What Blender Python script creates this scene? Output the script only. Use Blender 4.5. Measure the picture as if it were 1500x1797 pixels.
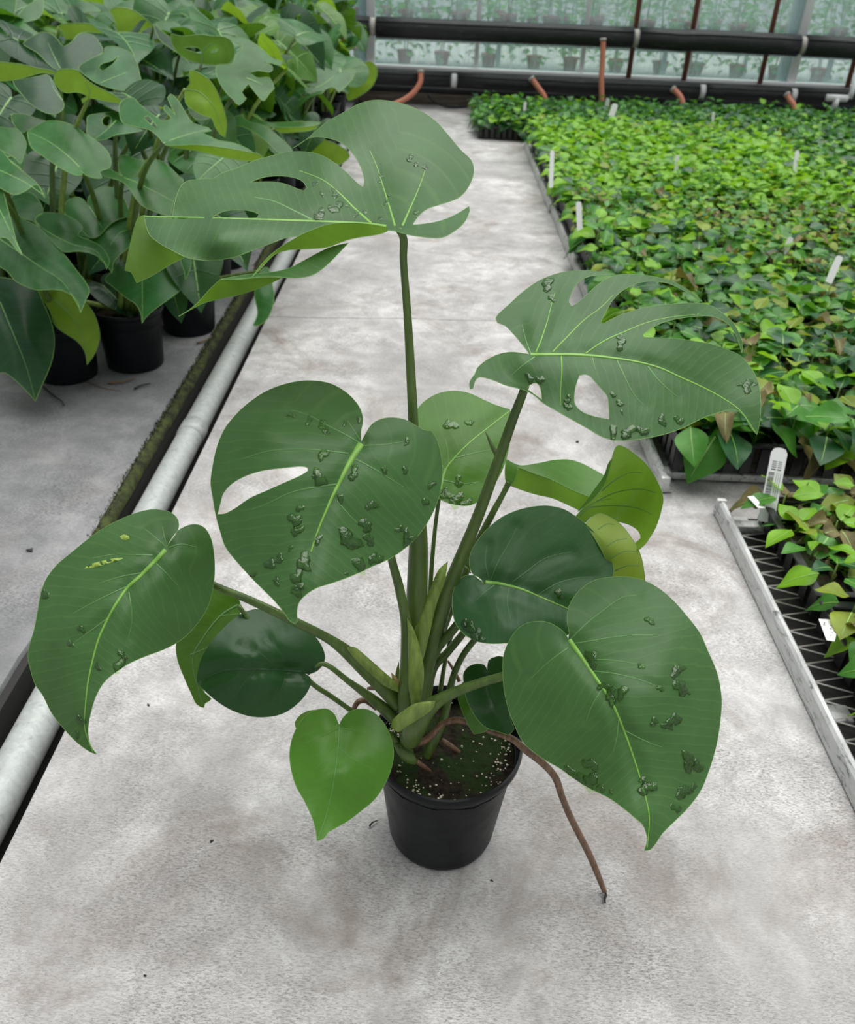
import bpy, bmesh, math, random
import numpy as np
from mathutils import Vector, Matrix, geometry, noise

scene = bpy.context.scene
for o in list(bpy.data.objects):
    bpy.data.objects.remove(o, do_unlink=True)
COL = scene.collection

# ------------------------------------------------------------------ camera
F, PX, PY, H = 1500.0, 750.0, 898.5, 1.10
def _n(v): return v / np.linalg.norm(v)
def _dir(x, y): return _n(np.array([x - PX, -(y - PY), F]))
_Y = _dir(785, -88); _Z = -_dir(650, 3150); _Z = _n(_Z - _Z.dot(_Y) * _Y)
_X = np.cross(_Y, _Z); _X = _X if _X[0] > 0 else -_X
R = np.stack([_X, _Y, _Z])            # camera (right, up, forward) -> world
CAM = np.array([0, 0, H])
def ray(x, y): return R @ np.array([(x - PX) / F, -(y - PY) / F, 1.0])
def un(x, y, d): return Vector(ray(x, y) * d + CAM)
def un_many(p, d):
    c = np.stack([(p[:, 0] - PX) / F, -(p[:, 1] - PY) / F, np.ones(len(p))])
    return (R @ c).T * d[:, None] + CAM
def depth_z(x, y, z=0.0): return (z - H) / ray(x, y)[2]
def on_z(x, y, z=0.0): return un(x, y, depth_z(x, y, z))
def on_y(x, y, Y): return un(x, y, Y / ray(x, y)[1])
def proj(p):
    v = R.T @ (np.array(p) - CAM)
    return PX + F * v[0] / v[2], PY - F * v[1] / v[2], v[2]

cd = bpy.data.cameras.new('camera'); cam = bpy.data.objects.new('camera', cd); COL.objects.link(cam)
cd.sensor_fit = 'HORIZONTAL'; cd.sensor_width = 36; cd.lens = 36 * F / 1500
cd.clip_start = 0.02
M = Matrix.Identity(4)
for i in range(3):
    M[i][0] = R[i, 0]; M[i][1] = R[i, 1]; M[i][2] = -R[i, 2]; M[i][3] = CAM[i]
cam.matrix_world = M
scene.camera = cam
cd.dof.use_dof = True; cd.dof.focus_distance = 0.95; cd.dof.aperture_fstop = 11.0

# ------------------------------------------------------------------ light
w = bpy.data.worlds.new('overcast'); scene.world = w; w.use_nodes = True
w.node_tree.nodes['Background'].inputs[0].default_value = (0.93, 0.97, 1.0, 1)
w.node_tree.nodes['Background'].inputs[1].default_value = 0.44
sl = bpy.data.lights.new('veiled_sun', 'SUN'); sl.energy = 3.5; sl.angle = math.radians(70); sl.color = (1, 0.985, 0.96)
so = bpy.data.objects.new('veiled_sun', sl); COL.objects.link(so)
so.rotation_euler = (math.radians(-14), math.radians(10), 0)
vs = scene.view_settings
vs.view_transform = 'Standard'; vs.look = 'None'; vs.gamma = 1; vs.use_curve_mapping = False
vs.exposure = 0.22

# ------------------------------------------------------------------ helpers
def link(o, parent=None):
    COL.objects.link(o)
    if parent is not None: o.parent = parent
    return o
def tag(o, label=None, cat=None, group=None, kind=None):
    if label: o['label'] = label
    if cat: o['category'] = cat
    if group: o['group'] = group
    if kind: o['kind'] = kind
    return o
def empty(name, loc=(0, 0, 0), rz=0):
    o = bpy.data.objects.new(name, None); o.location = loc; o.rotation_euler = (0, 0, rz)
    o.empty_display_size = 0.05
    return link(o)
def mesh_of(name, V, Fc, mats, mi=None, smooth=True, uv=None):
    me = bpy.data.meshes.new(name)
    me.from_pydata([tuple(v) for v in V], [], [tuple(f) for f in Fc])
    for m in (mats if isinstance(mats, (list, tuple)) else [mats]): me.materials.append(m)
    if mi is not None: me.polygons.foreach_set('material_index', mi)
    if smooth: me.polygons.foreach_set('use_smooth', [True] * len(me.polygons))
    if uv is not None:
        l = me.uv_layers.new(name='UVMap')
        vi = np.empty(len(me.loops), dtype=np.int32); me.loops.foreach_get('vertex_index', vi)
        l.data.foreach_set('uv', np.asarray(uv, dtype=np.float32)[vi].ravel())
    me.update()
    return me
def obj(name, V, Fc, mats, parent=None, mi=None, smooth=True, uv=None, org=None):
    V = [Vector(v) for v in V]
    if parent is not None and parent.parent is None or parent is not None:
        inv = world_of(parent).inverted(); V = [inv @ v for v in V]
    o = bpy.data.objects.new(name, mesh_of(name, V, Fc, mats, mi, smooth, uv))
    return link(o, parent)
def world_of(o):
    m = o.matrix_basis.copy()
    p = o.parent
    while p is not None:
        m = p.matrix_basis @ m; p = p.parent
    return m
class MB:
    """collects shapes for one mesh"""
    def __init__(s): s.V = []; s.F = []; s.m = []
    def add(s, V, Fc, m=0):
        b = len(s.V); s.V += [Vector(v) for v in V]; s.F += [tuple(i + b for i in f) for f in Fc]; s.m += [m] * len(Fc)
    def box(s, a, b, m=0):
        x0, y0, z0 = a; x1, y1, z1 = b
        s.add([(x0,y0,z0),(x1,y0,z0),(x1,y1,z0),(x0,y1,z0),(x0,y0,z1),(x1,y0,z1),(x1,y1,z1),(x0,y1,z1)],
              [(0,3,2,1),(4,5,6,7),(0,1,5,4),(1,2,6,5),(2,3,7,6),(3,0,4,7)], m)
    def bevbox(s, a, b, r=0.003, m=0):
        x0, y0, z0 = a; x1, y1, z1 = b
        bm = bmesh.new(); bmesh.ops.create_cube(bm, size=1)
        for v in bm.verts:
            v.co = Vector(((x0+x1)/2 + v.co.x*(x1-x0), (y0+y1)/2 + v.co.y*(y1-y0), (z0+z1)/2 + v.co.z*(z1-z0)))
        bmesh.ops.bevel(bm, geom=bm.edges[:], offset=r, segments=2, affect='EDGES', profile=0.5)
        bm.verts.index_update()
        s.add([v.co.copy() for v in bm.verts], [[v.index for v in f.verts] for f in bm.faces], m); bm.free()
    def tube(s, P, Rr, n=10, m=0, cap=True, flat=1.0):
        P = [Vector(p) for p in P]
        Rr = Rr if isinstance(Rr, (list, tuple)) else [Rr] * len(P)
        V = []; Fc = []; ref = None
        for i, p in enumerate(P):
            t = (P[min(i+1, len(P)-1)] - P[max(i-1, 0)]).normalized()
            if ref is None:
                ref = Vector((0, 0, 1)) if abs(t.z) < 0.9 else Vector((1, 0, 0))
            ref = (ref - t * ref.dot(t)).normalized(); bi = t.cross(ref)
            for k in range(n):
                a = 2 * math.pi * k / n
                V.append(p + (ref * math.cos(a) * flat + bi * math.sin(a)) * Rr[i])
        for i in range(len(P) - 1):
            for k in range(n):
                k2 = (k + 1) % n
                Fc.append((i*n+k, i*n+k2, (i+1)*n+k2, (i+1)*n+k))
        if cap:
            Fc.append(tuple(range(n))[::-1]); Fc.append(tuple((len(P)-1)*n + k for k in range(n)))
        s.add(V, Fc, m)
    def lathe(s, prof, c=(0, 0, 0), n=32, m=0):
        V = []; Fc = []
        for r, z in prof:
            for k in range(n):
                a = 2 * math.pi * k / n; V.append((c[0] + r*math.cos(a), c[1] + r*math.sin(a), c[2] + z))
        for i in range(len(prof) - 1):
            for k in range(n):
                k2 = (k+1) % n; Fc.append((i*n+k, i*n+k2, (i+1)*n+k2, (i+1)*n+k))
        s.add(V, Fc, m)
    def build(s, name, mats, parent=None, smooth=True, kind=None):
        o = obj(name, s.V, s.F, mats, parent, s.m, smooth)
        if kind: o['kind'] = kind
        return o
    def mesh(s, name, mats, smooth=True): return mesh_of(name, s.V, s.F, mats, s.m, smooth)
def autosmooth(o, ang=35):
    o.data.polygons.foreach_set('use_smooth', [True] * len(o.data.polygons))
    try: o.data.set_sharp_from_angle(angle=math.radians(ang))
    except Exception: pass
    return o
def catmull(P, n=10, closed=False):
    P = [np.array(p, float) for p in P]; out = []
    N = len(P); rng = range(N if closed else N - 1)
    for i in rng:
        if closed: a, b, c, d = P[(i-1) % N], P[i], P[(i+1) % N], P[(i+2) % N]
        else: a, b, c, d = P[max(i-1, 0)], P[i], P[i+1], P[min(i+2, N-1)]
        for k in range(n):
            t = k / n
            out.append(0.5 * ((2*b) + (c-a)*t + (2*a-5*b+4*c-d)*t*t + (-a+3*b-3*c+d)*t**3))
    if not closed: out.append(P[-1])
    return out

# ------------------------------------------------------------------ materials
def mat(name, col=(0.5, 0.5, 0.5), rough=0.5, metal=0.0, spec=0.5):
    m = bpy.data.materials.new(name); m.use_nodes = True
    b = m.node_tree.nodes['Principled BSDF']
    b.inputs['Base Color'].default_value = (*col, 1); b.inputs['Roughness'].default_value = rough
    b.inputs['Metallic'].default_value = metal; b.inputs['Specular IOR Level'].default_value = spec
    return m
class NT:
    def __init__(s, m): s.m = m; s.t = m.node_tree; s.b = s.t.nodes.get('Principled BSDF'); s.out = s.t.nodes['Material Output']
    def n(s, typ, **kw):
        nd = s.t.nodes.new(typ)
        for k, v in kw.items():
            if k.startswith('i_'):
                nd.inputs[k[2:].replace('_', ' ')].default_value = v
            else: setattr(nd, k, v)
        return nd
    def l(s, a, b): s.t.links.new(a, b)
    def noise(s, scale, detail=3, rough=0.5, vec=None, dist=0.0):
        nd = s.n('ShaderNodeTexNoise'); nd.inputs['Scale'].default_value = scale; nd.inputs['Detail'].default_value = detail
        nd.inputs['Roughness'].default_value = rough; nd.inputs['Distortion'].default_value = dist
        if vec is not None: s.l(vec, nd.inputs['Vector'])
        return nd.outputs['Fac']
    def ramp(s, fac, stops):
        nd = s.n('ShaderNodeValToRGB'); cr = nd.color_ramp
        while len(cr.elements) < len(stops): cr.elements.new(0.5)
        for e, (p, c) in zip(cr.elements, stops):
            e.position = p; e.color = (*c, 1) if len(c) == 3 else c
        s.l(fac, nd.inputs['Fac']); return nd.outputs['Color']
    def mix(s, fac, a, b, mode='MIX'):
        nd = s.n('ShaderNodeMix', data_type='RGBA', blend_type=mode)
        for sock, v in ((0, fac), (6, a), (7, b)):
            if isinstance(v, (int, float)): nd.inputs[sock].default_value = v
            elif isinstance(v, tuple): nd.inputs[sock].default_value = (*v, 1)
            else: s.l(v, nd.inputs[sock])
        return nd.outputs[2]
    def math(s, op, a, b=None):
        nd = s.n('ShaderNodeMath', operation=op)
        for i, v in enumerate((a, b)):
            if v is None: continue
            if isinstance(v, (int, float)): nd.inputs[i].default_value = v
            else: s.l(v, nd.inputs[i])
        return nd.outputs[0]
    def bump(s, h, strength=0.3, dist=0.002):
        nd = s.n('ShaderNodeBump'); nd.inputs['Strength'].default_value = strength; nd.inputs['Distance'].default_value = dist
        s.l(h, nd.inputs['Height']); return nd.outputs['Normal']
    def objco(s): return s.n('ShaderNodeTexCoord').outputs['Object']
    def geoco(s): return s.n('ShaderNodeNewGeometry').outputs['Position']

def concrete(name, lo, hi, brown, amt=0.5, dirt=(0.10, 0.09, 0.08)):
    m = mat(name, hi, 0.75, spec=0.3); t = NT(m); p = t.geoco()
    big = t.noise(2.3, 5, 0.62, p, 0.6)
    c = t.ramp(big, [(0.30, lo), (0.62, hi)])
    mid = t.noise(11, 6, 0.7, p, 0.4)
    c = t.mix(t.ramp(mid, [(0.36, (0.8,)*3), (0.62, (0,)*3)]), c, lo)
    st = t.noise(3.1, 6, 0.68, t.n('ShaderNodeVectorMath', operation='ADD').outputs[0], 0.8)
    nd = st.node.inputs['Vector'].links[0].from_node; t.l(p, nd.inputs[0]); nd.inputs[1].default_value = (7.3, 2.1, 4.4)
    c = t.mix(t.ramp(st, [(0.52, (0,)*3), (0.72, (amt,)*3)]), c, brown)
    # fine trowel marks
    mp = t.n('ShaderNodeMapping'); mp.inputs['Rotation'].default_value = (0, 0, 0.7); mp.inputs['Scale'].default_value = (1, 3.2, 1); t.l(p, mp.inputs['Vector'])
    fine = t.noise(150, 4, 0.75, mp.outputs[0], 0.7)
    fmask = t.noise(5, 3, 0.6, p)
    f2 = t.math('MULTIPLY', t.ramp(fine, [(0.36, (1,)*3), (0.56, (0,)*3)]), t.ramp(fmask, [(0.35, (0.3,)*3), (0.65, (1.0,)*3)]))
    c = t.mix(f2, c, tuple(x * 0.45 for x in lo))
    # dark specks
    vo = t.n('ShaderNodeTexVoronoi'); vo.inputs['Scale'].default_value = 55; t.l(p, vo.inputs['Vector'])
    sp = t.ramp(vo.outputs['Distance'], [(0.0, (1,)*3), (0.09, (0,)*3)])
    rnd = t.ramp(vo.outputs['Color'], [(0.90, (0,)*3), (0.93, (1,)*3)])
    c = t.mix(t.math('MULTIPLY', sp, rnd), c, dirt)
    t.l(c, t.b.inputs['Base Color'])
    t.l(t.bump(t.math('ADD', fine, t.math('MULTIPLY', mid, 0.6)), 0.45, 0.003), t.b.inputs['Normal'])
    t.l(t.ramp(big, [(0.3, (0.5,)*3), (0.7, (0.75,)*3)]), t.b.inputs['Roughness'])
    return m
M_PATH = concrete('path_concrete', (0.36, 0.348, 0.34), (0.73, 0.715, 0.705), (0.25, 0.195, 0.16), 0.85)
M_BED = concrete('bed_concrete', (0.17, 0.175, 0.18), (0.34, 0.34, 0.34), (0.26, 0.22, 0.20), 0.35)  # own darker tone plus the shade of nearby plants put into the colour
M_DIRT_SHADE = mat('dirt_shade', (0.025, 0.024, 0.022), 0.9)  # near-black: dirt and painted shade in one colour
M_GALV = mat('galvanised', (0.52, 0.54, 0.54), 0.5, 0.15)
t = NT(M_GALV); nz = t.noise(60, 5, 0.7, t.geoco(), 0.8)
t.l(t.ramp(nz, [(0.28, (0.20, 0.21, 0.20)), (0.38, (0.36, 0.38, 0.37)), (0.7, (0.47, 0.50, 0.48))]), t.b.inputs['Base Color'])
M_MOSS = mat('moss', (0.075, 0.10, 0.02), 0.95)
t = NT(M_MOSS); t.l(t.ramp(t.noise(40, 4, 0.6, t.geoco()), [(0.35, (0.012, 0.013, 0.006)), (0.65, (0.055, 0.075, 0.014))]), t.b.inputs['Base Color'])

def leaf_mat(name, top, under, trans, rough=0.38, tw=0.28, var=0.25, veinc=None, objvar=0.0, spec=0.3):
    m = mat(name, top, rough, spec=spec); t = NT(m)
    g = t.n('ShaderNodeNewGeometry'); bf = g.outputs['Backfacing']
    nz = t.noise(11, 5, 0.65, g.outputs['Position'], 0.5)
    lo = tuple(c * (1 - var) for c in top); hi = tuple(min(1, c * (1 + var)) for c in top)
    ct = t.ramp(nz, [(0.3, lo), (0.7, hi)])
    cu = t.ramp(nz, [(0.3, tuple(c * (1 - var) for c in under)), (0.7, tuple(c * (1 + var) for c in under))])
    if veinc is not None:      # fine side veins, from the leaf's own uv
        uv = t.n('ShaderNodeUVMap').outputs['UV']
        sx = t.n('ShaderNodeSeparateXYZ'); t.l(uv, sx.inputs[0])
        au = t.math('ABSOLUTE', sx.outputs[0])
        ph = t.math('SUBTRACT', sx.outputs[1], t.math('MULTIPLY', au, 0.42))
        wob = t.math('MULTIPLY', t.noise(3, 2, 0.5, uv), 0.10)
        s1 = t.math('SINE', t.math('MULTIPLY', t.math('ADD', ph, wob), 85.0))
        ln = t.ramp(s1, [(0.80, (0,)*3), (1.0, (0.20,)*3)])
        ct = t.mix(ln, ct, veinc)
        n2 = t.noise(9, 3, 0.6, uv)
        bm_ = t.math('ADD', t.math('MULTIPLY', s1, 0.14), t.math('MULTIPLY', n2, 2.6))
        t.l(t.bump(bm_, 0.14, 0.0012), t.b.inputs['Normal'])
    else:
        t.l(t.bump(t.noise(60, 3, 0.6, g.outputs['Position']), 0.25, 0.0015), t.b.inputs['Normal'])
    if objvar:
        oi = t.n('ShaderNodeObjectInfo').outputs['Random']
        ct = t.mix(t.math('MULTIPLY', oi, objvar), ct, (0.16, 0.30, 0.035))
    c = t.mix(bf, ct, cu)
    t.l(c, t.b.inputs['Base Color'])
    tr = t.n('ShaderNodeBsdfTranslucent'); tr.inputs[0].default_value = (*trans, 1)
    mx = t.n('ShaderNodeMixShader'); mx.inputs[0].default_value = tw
    t.l(t.b.outputs[0], mx.inputs[1]); t.l(tr.outputs[0], mx.inputs[2]); t.l(mx.outputs[0], t.out.inputs['Surface'])
    return m
VEINC = (0.12, 0.24, 0.07)
M_LEAF = leaf_mat('monstera_leaf', (0.047, 0.122, 0.041), (0.12, 0.25, 0.012), (0.16, 0.34, 0.008), 0.40, 0.22, 0.2, VEINC)
M_LEAFD = leaf_mat('monstera_leaf_dark', (0.018, 0.066, 0.022), (0.06, 0.16, 0.02), (0.07, 0.20, 0.01), 0.30, 0.15, 0.25, (0.03, 0.09, 0.03))
M_LEAFY = leaf_mat('monstera_leaf_young', (0.055, 0.16, 0.026), (0.17, 0.32, 0.03), (0.22, 0.42, 0.03), 0.36, 0.28, 0.2, VEINC)
M_RIB = mat('midrib', (0.17, 0.37, 0.05), 0.4); M_VEIN = mat('side_vein', (0.10, 0.235, 0.065), 0.4)
M_VEIND = mat('side_vein_dark', (0.03, 0.095, 0.03), 0.35); M_EDGE = mat('leaf_margin', (0.16, 0.32, 0.07), 0.45)
M_YEL = mat('yellow_streak', (0.27, 0.38, 0.05), 0.45)
def stalk_mat(name, a, b, sc=18):
    m = mat(name, a, 0.42); t = NT(m); p = t.geoco()
    mp = t.n('ShaderNodeMapping'); mp.inputs['Scale'].default_value = (5, 5, 0.8); t.l(p, mp.inputs['Vector'])
    t.l(t.ramp(t.noise(sc, 4, 0.6, mp.outputs[0]), [(0.35, a), (0.68, b)]), t.b.inputs['Base Color']); return m
M_PET = stalk_mat('petiole', (0.055, 0.10, 0.018), (0.10, 0.17, 0.028))
M_SHEATH = stalk_mat('sheath', (0.14, 0.22, 0.035), (0.26, 0.36, 0.07), 30)
M_ROOT = stalk_mat('aerial_root', (0.11, 0.055, 0.03), (0.24, 0.14, 0.085), 40)
M_BLACK = mat('root_tip', (0.008, 0.007, 0.007), 0.7)
M_POT = mat('black_plastic_pot', (0.004, 0.0055, 0.0075), 0.36, spec=0.2)
t = NT(M_POT); t.l(t.bump(t.noise(14, 2, 0.5, t.objco()), 0.25, 0.01), t.b.inputs['Normal'])
t.l(t.ramp(t.noise(9, 4, 0.6, t.objco()), [(0.4, (0.36,)*3), (0.7, (0.5,)*3)]), t.b.inputs['Roughness'])
M_SOIL = mat('potting_soil', (0.02, 0.014, 0.01), 0.95, spec=0.2)
t = NT(M_SOIL); p = t.geoco()
c = t.ramp(t.noise(120, 5, 0.7, p), [(0.35, (0.006, 0.004, 0.003)), (0.7, (0.045, 0.03, 0.02))])
c = t.mix(t.ramp(t.noise(22, 4, 0.6, p), [(0.46, (0,)*3), (0.56, (1,)*3)]), c, (0.018, 0.036, 0.008))
t.l(c, t.b.inputs['Base Color']); t.l(t.bump(t.noise(160, 4, 0.7, p), 0.9, 0.006), t.b.inputs['Normal'])
M_PERL = mat('perlite', (0.72, 0.66, 0.55), 0.9)
M_WATER = mat('water', (0.80, 0.95, 0.80), 0.03); t = NT(M_WATER)      # thin film of water: clear, slightly darkening what it wets, mirror-like
tr = t.n('ShaderNodeBsdfTransparent'); tr.inputs[0].default_value = (0.74, 0.95, 0.58, 1); gl = t.n('ShaderNodeBsdfGlossy'); gl.inputs['Roughness'].default_value = 0.04
fr = t.n('ShaderNodeFresnel'); fr.inputs['IOR'].default_value = 1.6; nb_ = t.bump(t.noise(200, 2, 0.5, t.geoco()), 0.55, 0.004); t.l(nb_, gl.inputs['Normal']); t.l(nb_, fr.inputs['Normal'])
mx = t.n('ShaderNodeMixShader'); t.l(fr.outputs[0], mx.inputs[0]); t.l(tr.outputs[0], mx.inputs[1]); t.l(gl.outputs[0], mx.inputs[2]); t.l(mx.outputs[0], t.out.inputs['Surface'])

# ------------------------------------------------------------------ leaf sheets
def tps(ctrl):
    P = np.array([(c[0], c[1]) for c in ctrl], float); d = np.array([c[2] for c in ctrl], float)
    n = len(P); s = 200.0; P = P / s
    def U(r): return np.where(r > 1e-9, r * r * np.log(np.maximum(r, 1e-9)), 0)
    K = U(np.linalg.norm(P[:, None] - P[None], axis=2)) + np.eye(n) * 1e-3
    A = np.zeros((n + 3, n + 3)); A[:n, :n] = K; A[:n, n] = 1; A[:n, n+1:] = P; A[n, :n] = 1; A[n+1:, :n] = P.T
    x = np.linalg.lstsq(A, np.concatenate([d, np.zeros(3)]), rcond=None)[0]
    def f(q):
        q = np.asarray(q, float).reshape(-1, 2) / s
        return U(np.linalg.norm(q[:, None] - P[None], axis=2)) @ x[:n] + x[n] + q @ x[n+1:]
    return f
def spline_outline(pts, step=6.0):
    """closed catmull-rom through pts; a third element marks a corner"""
    n = len(pts); P = [np.array(p[:2], float) for p in pts]; C = [len(p) > 2 for p in pts]; out = []
    for i in range(n):
        b, c = P[i], P[(i+1) % n]
        a = b if C[i] else P[(i-1) % n]; d = c if C[(i+1) % n] else P[(i+2) % n]
        k = max(1, int(round(np.linalg.norm(c - b) / step)))
        for j in range(k):
            u = j / k
            out.append(0.5 * ((2*b) + (c-a)*u + (2*a-5*b+4*c-d)*u*u + (-a+3*b-3*c+d)*u**3))
    return np.array(out)
def inside(q, poly):
    x, y = q[:, 0], q[:, 1]; res = np.zeros(len(q), bool); n = len(poly)
    for i in range(n):
        x1, y1 = poly[i]; x2, y2 = poly[(i+1) % n]
        if y1 == y2: continue
        cnd = ((y1 > y) != (y2 > y)) & (x < (x2 - x1) * (y - y1) / (y2 - y1) + x1)
        res ^= cnd
    return res
def seg_dist(q, poly, closed=True):
    best = np.full(len(q), 1e9); arc = np.zeros(len(q)); side = np.zeros(len(q)); s0 = 0.0
    n = len(poly)
    for i in range(n if closed else n - 1):
        a = poly[i]; b = poly[(i+1) % n]; ab = b - a; L = ab.dot(ab)
        if L < 1e-9: continue
        u = np.clip(((q - a) @ ab) / L, 0, 1); dv = q - (a + u[:, None] * ab); dd = np.sqrt((dv**2).sum(1))
        m = dd < best; best[m] = dd[m]; arc[m] = s0 + (u * math.sqrt(L))[m]
        side[m] = np.sign(ab[0] * dv[:, 1] - ab[1] * dv[:, 0])[m]; s0 += math.sqrt(L)
    return best, arc, side
def triangulate(outl, holes, step):
    loops = [outl] + holes
    B = np.concatenate(loops); E = []; b = 0
    for lp in loops:
        E += [(b + i, b + (i+1) % len(lp)) for i in range(len(lp))]; b += len(lp)
    mn, mx = outl.min(0), outl.max(0); G = []
    r = 0; y = mn[1]
    while y < mx[1]:
        x = mn[0] + (step / 2 if r % 2 else 0)
        while x < mx[0]: G.append((x, y)); x += step
        y += step * 0.866; r += 1
    if not G: G = [tuple(outl.mean(0))]
    G = np.array(G); k = inside(G, outl)
    for h in holes: k &= ~inside(G, h)
    for lp in loops: k &= seg_dist(G, lp)[0] > step * 0.5
    G = G[k]
    A = np.concatenate([B, G]) if len(G) else B
    res = geometry.delaunay_2d_cdt([Vector(p) for p in A], E, [], 0, 1e-4)
    V = np.array([(v.x, v.y) for v in res[0]]); T = np.array([f for f in res[2] if len(f) == 3])
    ce = V[T].mean(1); k = inside(ce, outl)
    for h in holes: k &= ~inside(ce, h)
    T = T[k]; p, q, s = V[T[:, 0]], V[T[:, 1]], V[T[:, 2]]
    ar = (q[:, 0]-p[:, 0])*(s[:, 1]-p[:, 1]) - (q[:, 1]-p[:, 1])*(s[:, 0]-p[:, 0])
    T[ar > 0] = T[ar > 0][:, ::-1]       # image y runs down: make every face look at the camera
    return V, T

class Leaf:
    """a leaf blade made of one or more sheets, then veins, margin and drops"""
    def __init__(s, x0=0, y0=0, k=1.0): s.o = (x0, y0, k); s.V = []; s.F = []; s.m = []; s.uv = []; s.rib = MB(); s.f = None; s.drops = []; s.extra = []
    def px(s, p): return (s.o[0] + p[0]*s.o[2], s.o[1] + p[1]*s.o[2]) + tuple(p[2:])
    def sheet(s, outline, ctrl, holes=(), midrib=None, under=False, fold=0.0, step=7.0, edge=0.9, lats=()):
        prev = s.f
        ct = []
        for c in ctrl:
            q = s.px(c[:2]); d = c[2] if c[2] is not None else float(prev([q])[0]); ct.append((q[0], q[1], d))
        base = tps(ct)
        mr = np.array([p[:2] for p in catmull([s.px(p[:2]) for p in midrib], 4)]) if midrib else None
        lts = [np.array([s.px(p[:2]) for p in l]) for l in lats]
        def f(q):
            q = np.asarray(q, float).reshape(-1, 2); d = base(q)
            if mr is not None and fold:
                dd = seg_dist(q, mr, False)[0]
                d = d + fold * np.exp(-(dd / 16.0)**2)          # groove along the midrib
                for l in lts:
                    d = d + fold * 0.45 * np.exp(-(seg_dist(q, l, False)[0] / 11.0)**2)
            return d
        s.f = f
        ol = spline_outline([s.px(p) for p in outline]); hl = [spline_outline([s.px(p) for p in h], 5) for h in holes]
        V, T = triangulate(ol, hl, step)
        W = un_many(V, f(V)); b = len(s.V)
        s.V += [Vector(v) for v in W]
        if under: T = T[:, ::-1]
        s.F += [tuple(int(i) + b for i in tt) for tt in T]; s.m += [0] * len(T)
        if mr is not None:
            dd, arc, side = seg_dist(V, mr, False); s.uv += [(a * sd / 220.0, r / 220.0) for a, sd, r in zip(dd, side, arc)]
        else: s.uv += [(p[0] / 220.0, p[1] / 220.0) for p in V]
        if edge:
            for lp in [ol] + hl:
                L = W_ = un_many(lp, f(lp)); n = len(L); b = len(s.V); dm = float(np.mean(f(lp)))
                for i in range(n):
                    tng = Vector(L[(i+1) % n] - L[i-1]).normalized(); c = Vector(CAM - L[i]).normalized()
                    sd = tng.cross(c).normalized(); r = edge * 0.5 * dm / F
                    s.V += [Vector(L[i]) + sd*r, Vector(L[i]) + c*r*0.8, Vector(L[i]) - sd*r, Vector(L[i]) - c*r*0.8]
                    s.uv += [(0, 0)] * 4
                for i in range(n):
                    for k in range(4):
                        s.F.append((b+i*4+k, b+i*4+(k+1) % 4, b+((i+1) % n)*4+(k+1) % 4, b+((i+1) % n)*4+k)); s.m.append(1)
        return s
    def vein(s, pts, w0, w1, m=0, f=None):
        f = f or s.f; P = np.array([p[:2] for p in catmull([s.px(p[:2]) for p in pts], 6)]); D = f(P); n = len(P); V = []; Fc = []; U = []
        for i in range(n):
            tn = P[min(i+1, n-1)] - P[max(i-1, 0)]; tn = tn / (np.linalg.norm(tn) + 1e-9); nr = np.array([-tn[1], tn[0]])
            wd = (w1 + (w0 - w1) * (1 - i / (n-1))**1.7) * 0.5; px = D[i] / F
            for off, up in ((-1, -0.3), (-0.6, 0.35), (0, 0.62), (0.6, 0.35), (1, -0.3)):
                V.append(P[i] + nr * wd * off); U.append(up * wd * px + 0.0002)
        V = [Vector(v) for v in un_many(np.array(V), f(V) - np.array(U))]
        for i in range(n-1):
            for k in range(4): Fc.append((i*5+k, i*5+k+1, i*5+k+6, i*5+k+5))
        s.rib.add(V, Fc, m)
    def patch(s, pts, name, m, lift=0.005, f=None):
        s.extra.append((spline_outline([s.px(p) for p in pts], 4), name, m, lift, f or s.f))
    def drop(s, *ps, f=None):
        for p in ps: s.drops.append((*s.px(p[:2]), p[2] * s.o[2], f or s.f))
    def build(s, plant, mats, label=None, rib=(None, None), name='leaf'):
        o = obj(name, s.V, s.F, list(mats), plant, s.m, True, s.uv)
        if label: o['label'] = label
        if s.rib.V: s.rib.build('midrib', [rib[0] or M_RIB, rib[1] or M_VEIN], o)
        rnd = random.Random(len(s.V))
        for pl, nm, m, lift, f in s.extra:
            V, T = triangulate(pl, [], 5.0); ed = seg_dist(V, pl)[0]
            obj(nm, [un(v[0], v[1], float(d) - lift * min(1, e/2)) for v, d, e in zip(V, f(V), ed)], T.tolist(), m, o)
        for x, y, r, f in s.drops:
            n = 14; ph = [rnd.uniform(0, 6.28) for _ in range(3)]; el = rnd.uniform(0.6, 1.0); an = rnd.uniform(0, 3.14); V = []; Fc = []; U = []
            rings = [(1.0, -0.02), (0.86, 0.16), (0.55, 0.26), (0.22, 0.31)]
            for fr, h in rings:
                for k in range(n):
                    a = 2*math.pi*k/n; rr = r * fr * (1 + 0.34*math.sin(2*a+ph[0]) + 0.22*math.sin(3*a+ph[1]) + 0.16*math.sin(5*a+ph[2]))
                    ex, ey = rr*math.cos(a), rr*el*math.sin(a)
                    qx = x + ex*math.cos(an) - ey*math.sin(an); qy = y + ex*math.sin(an) + ey*math.cos(an)
                    V.append((qx, qy)); U.append(h)
            V.append((x, y)); U.append(0.36); Q = np.array(V); D = f(Q)
            V = [Vector(v) for v in un_many(Q, D - np.array(U) * r * D / F * 0.9 - 0.0004)]
            for i in range(3):
                for k in range(n): Fc.append((i*n+k, (i+1)*n+k, (i+1)*n+(k+1) % n, i*n+(k+1) % n))
            for k in range(n): Fc.append((3*n+k, 4*n, 3*n+(k+1) % n))
            obj('water_droplet', V, Fc, M_WATER, o)
        return o
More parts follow.
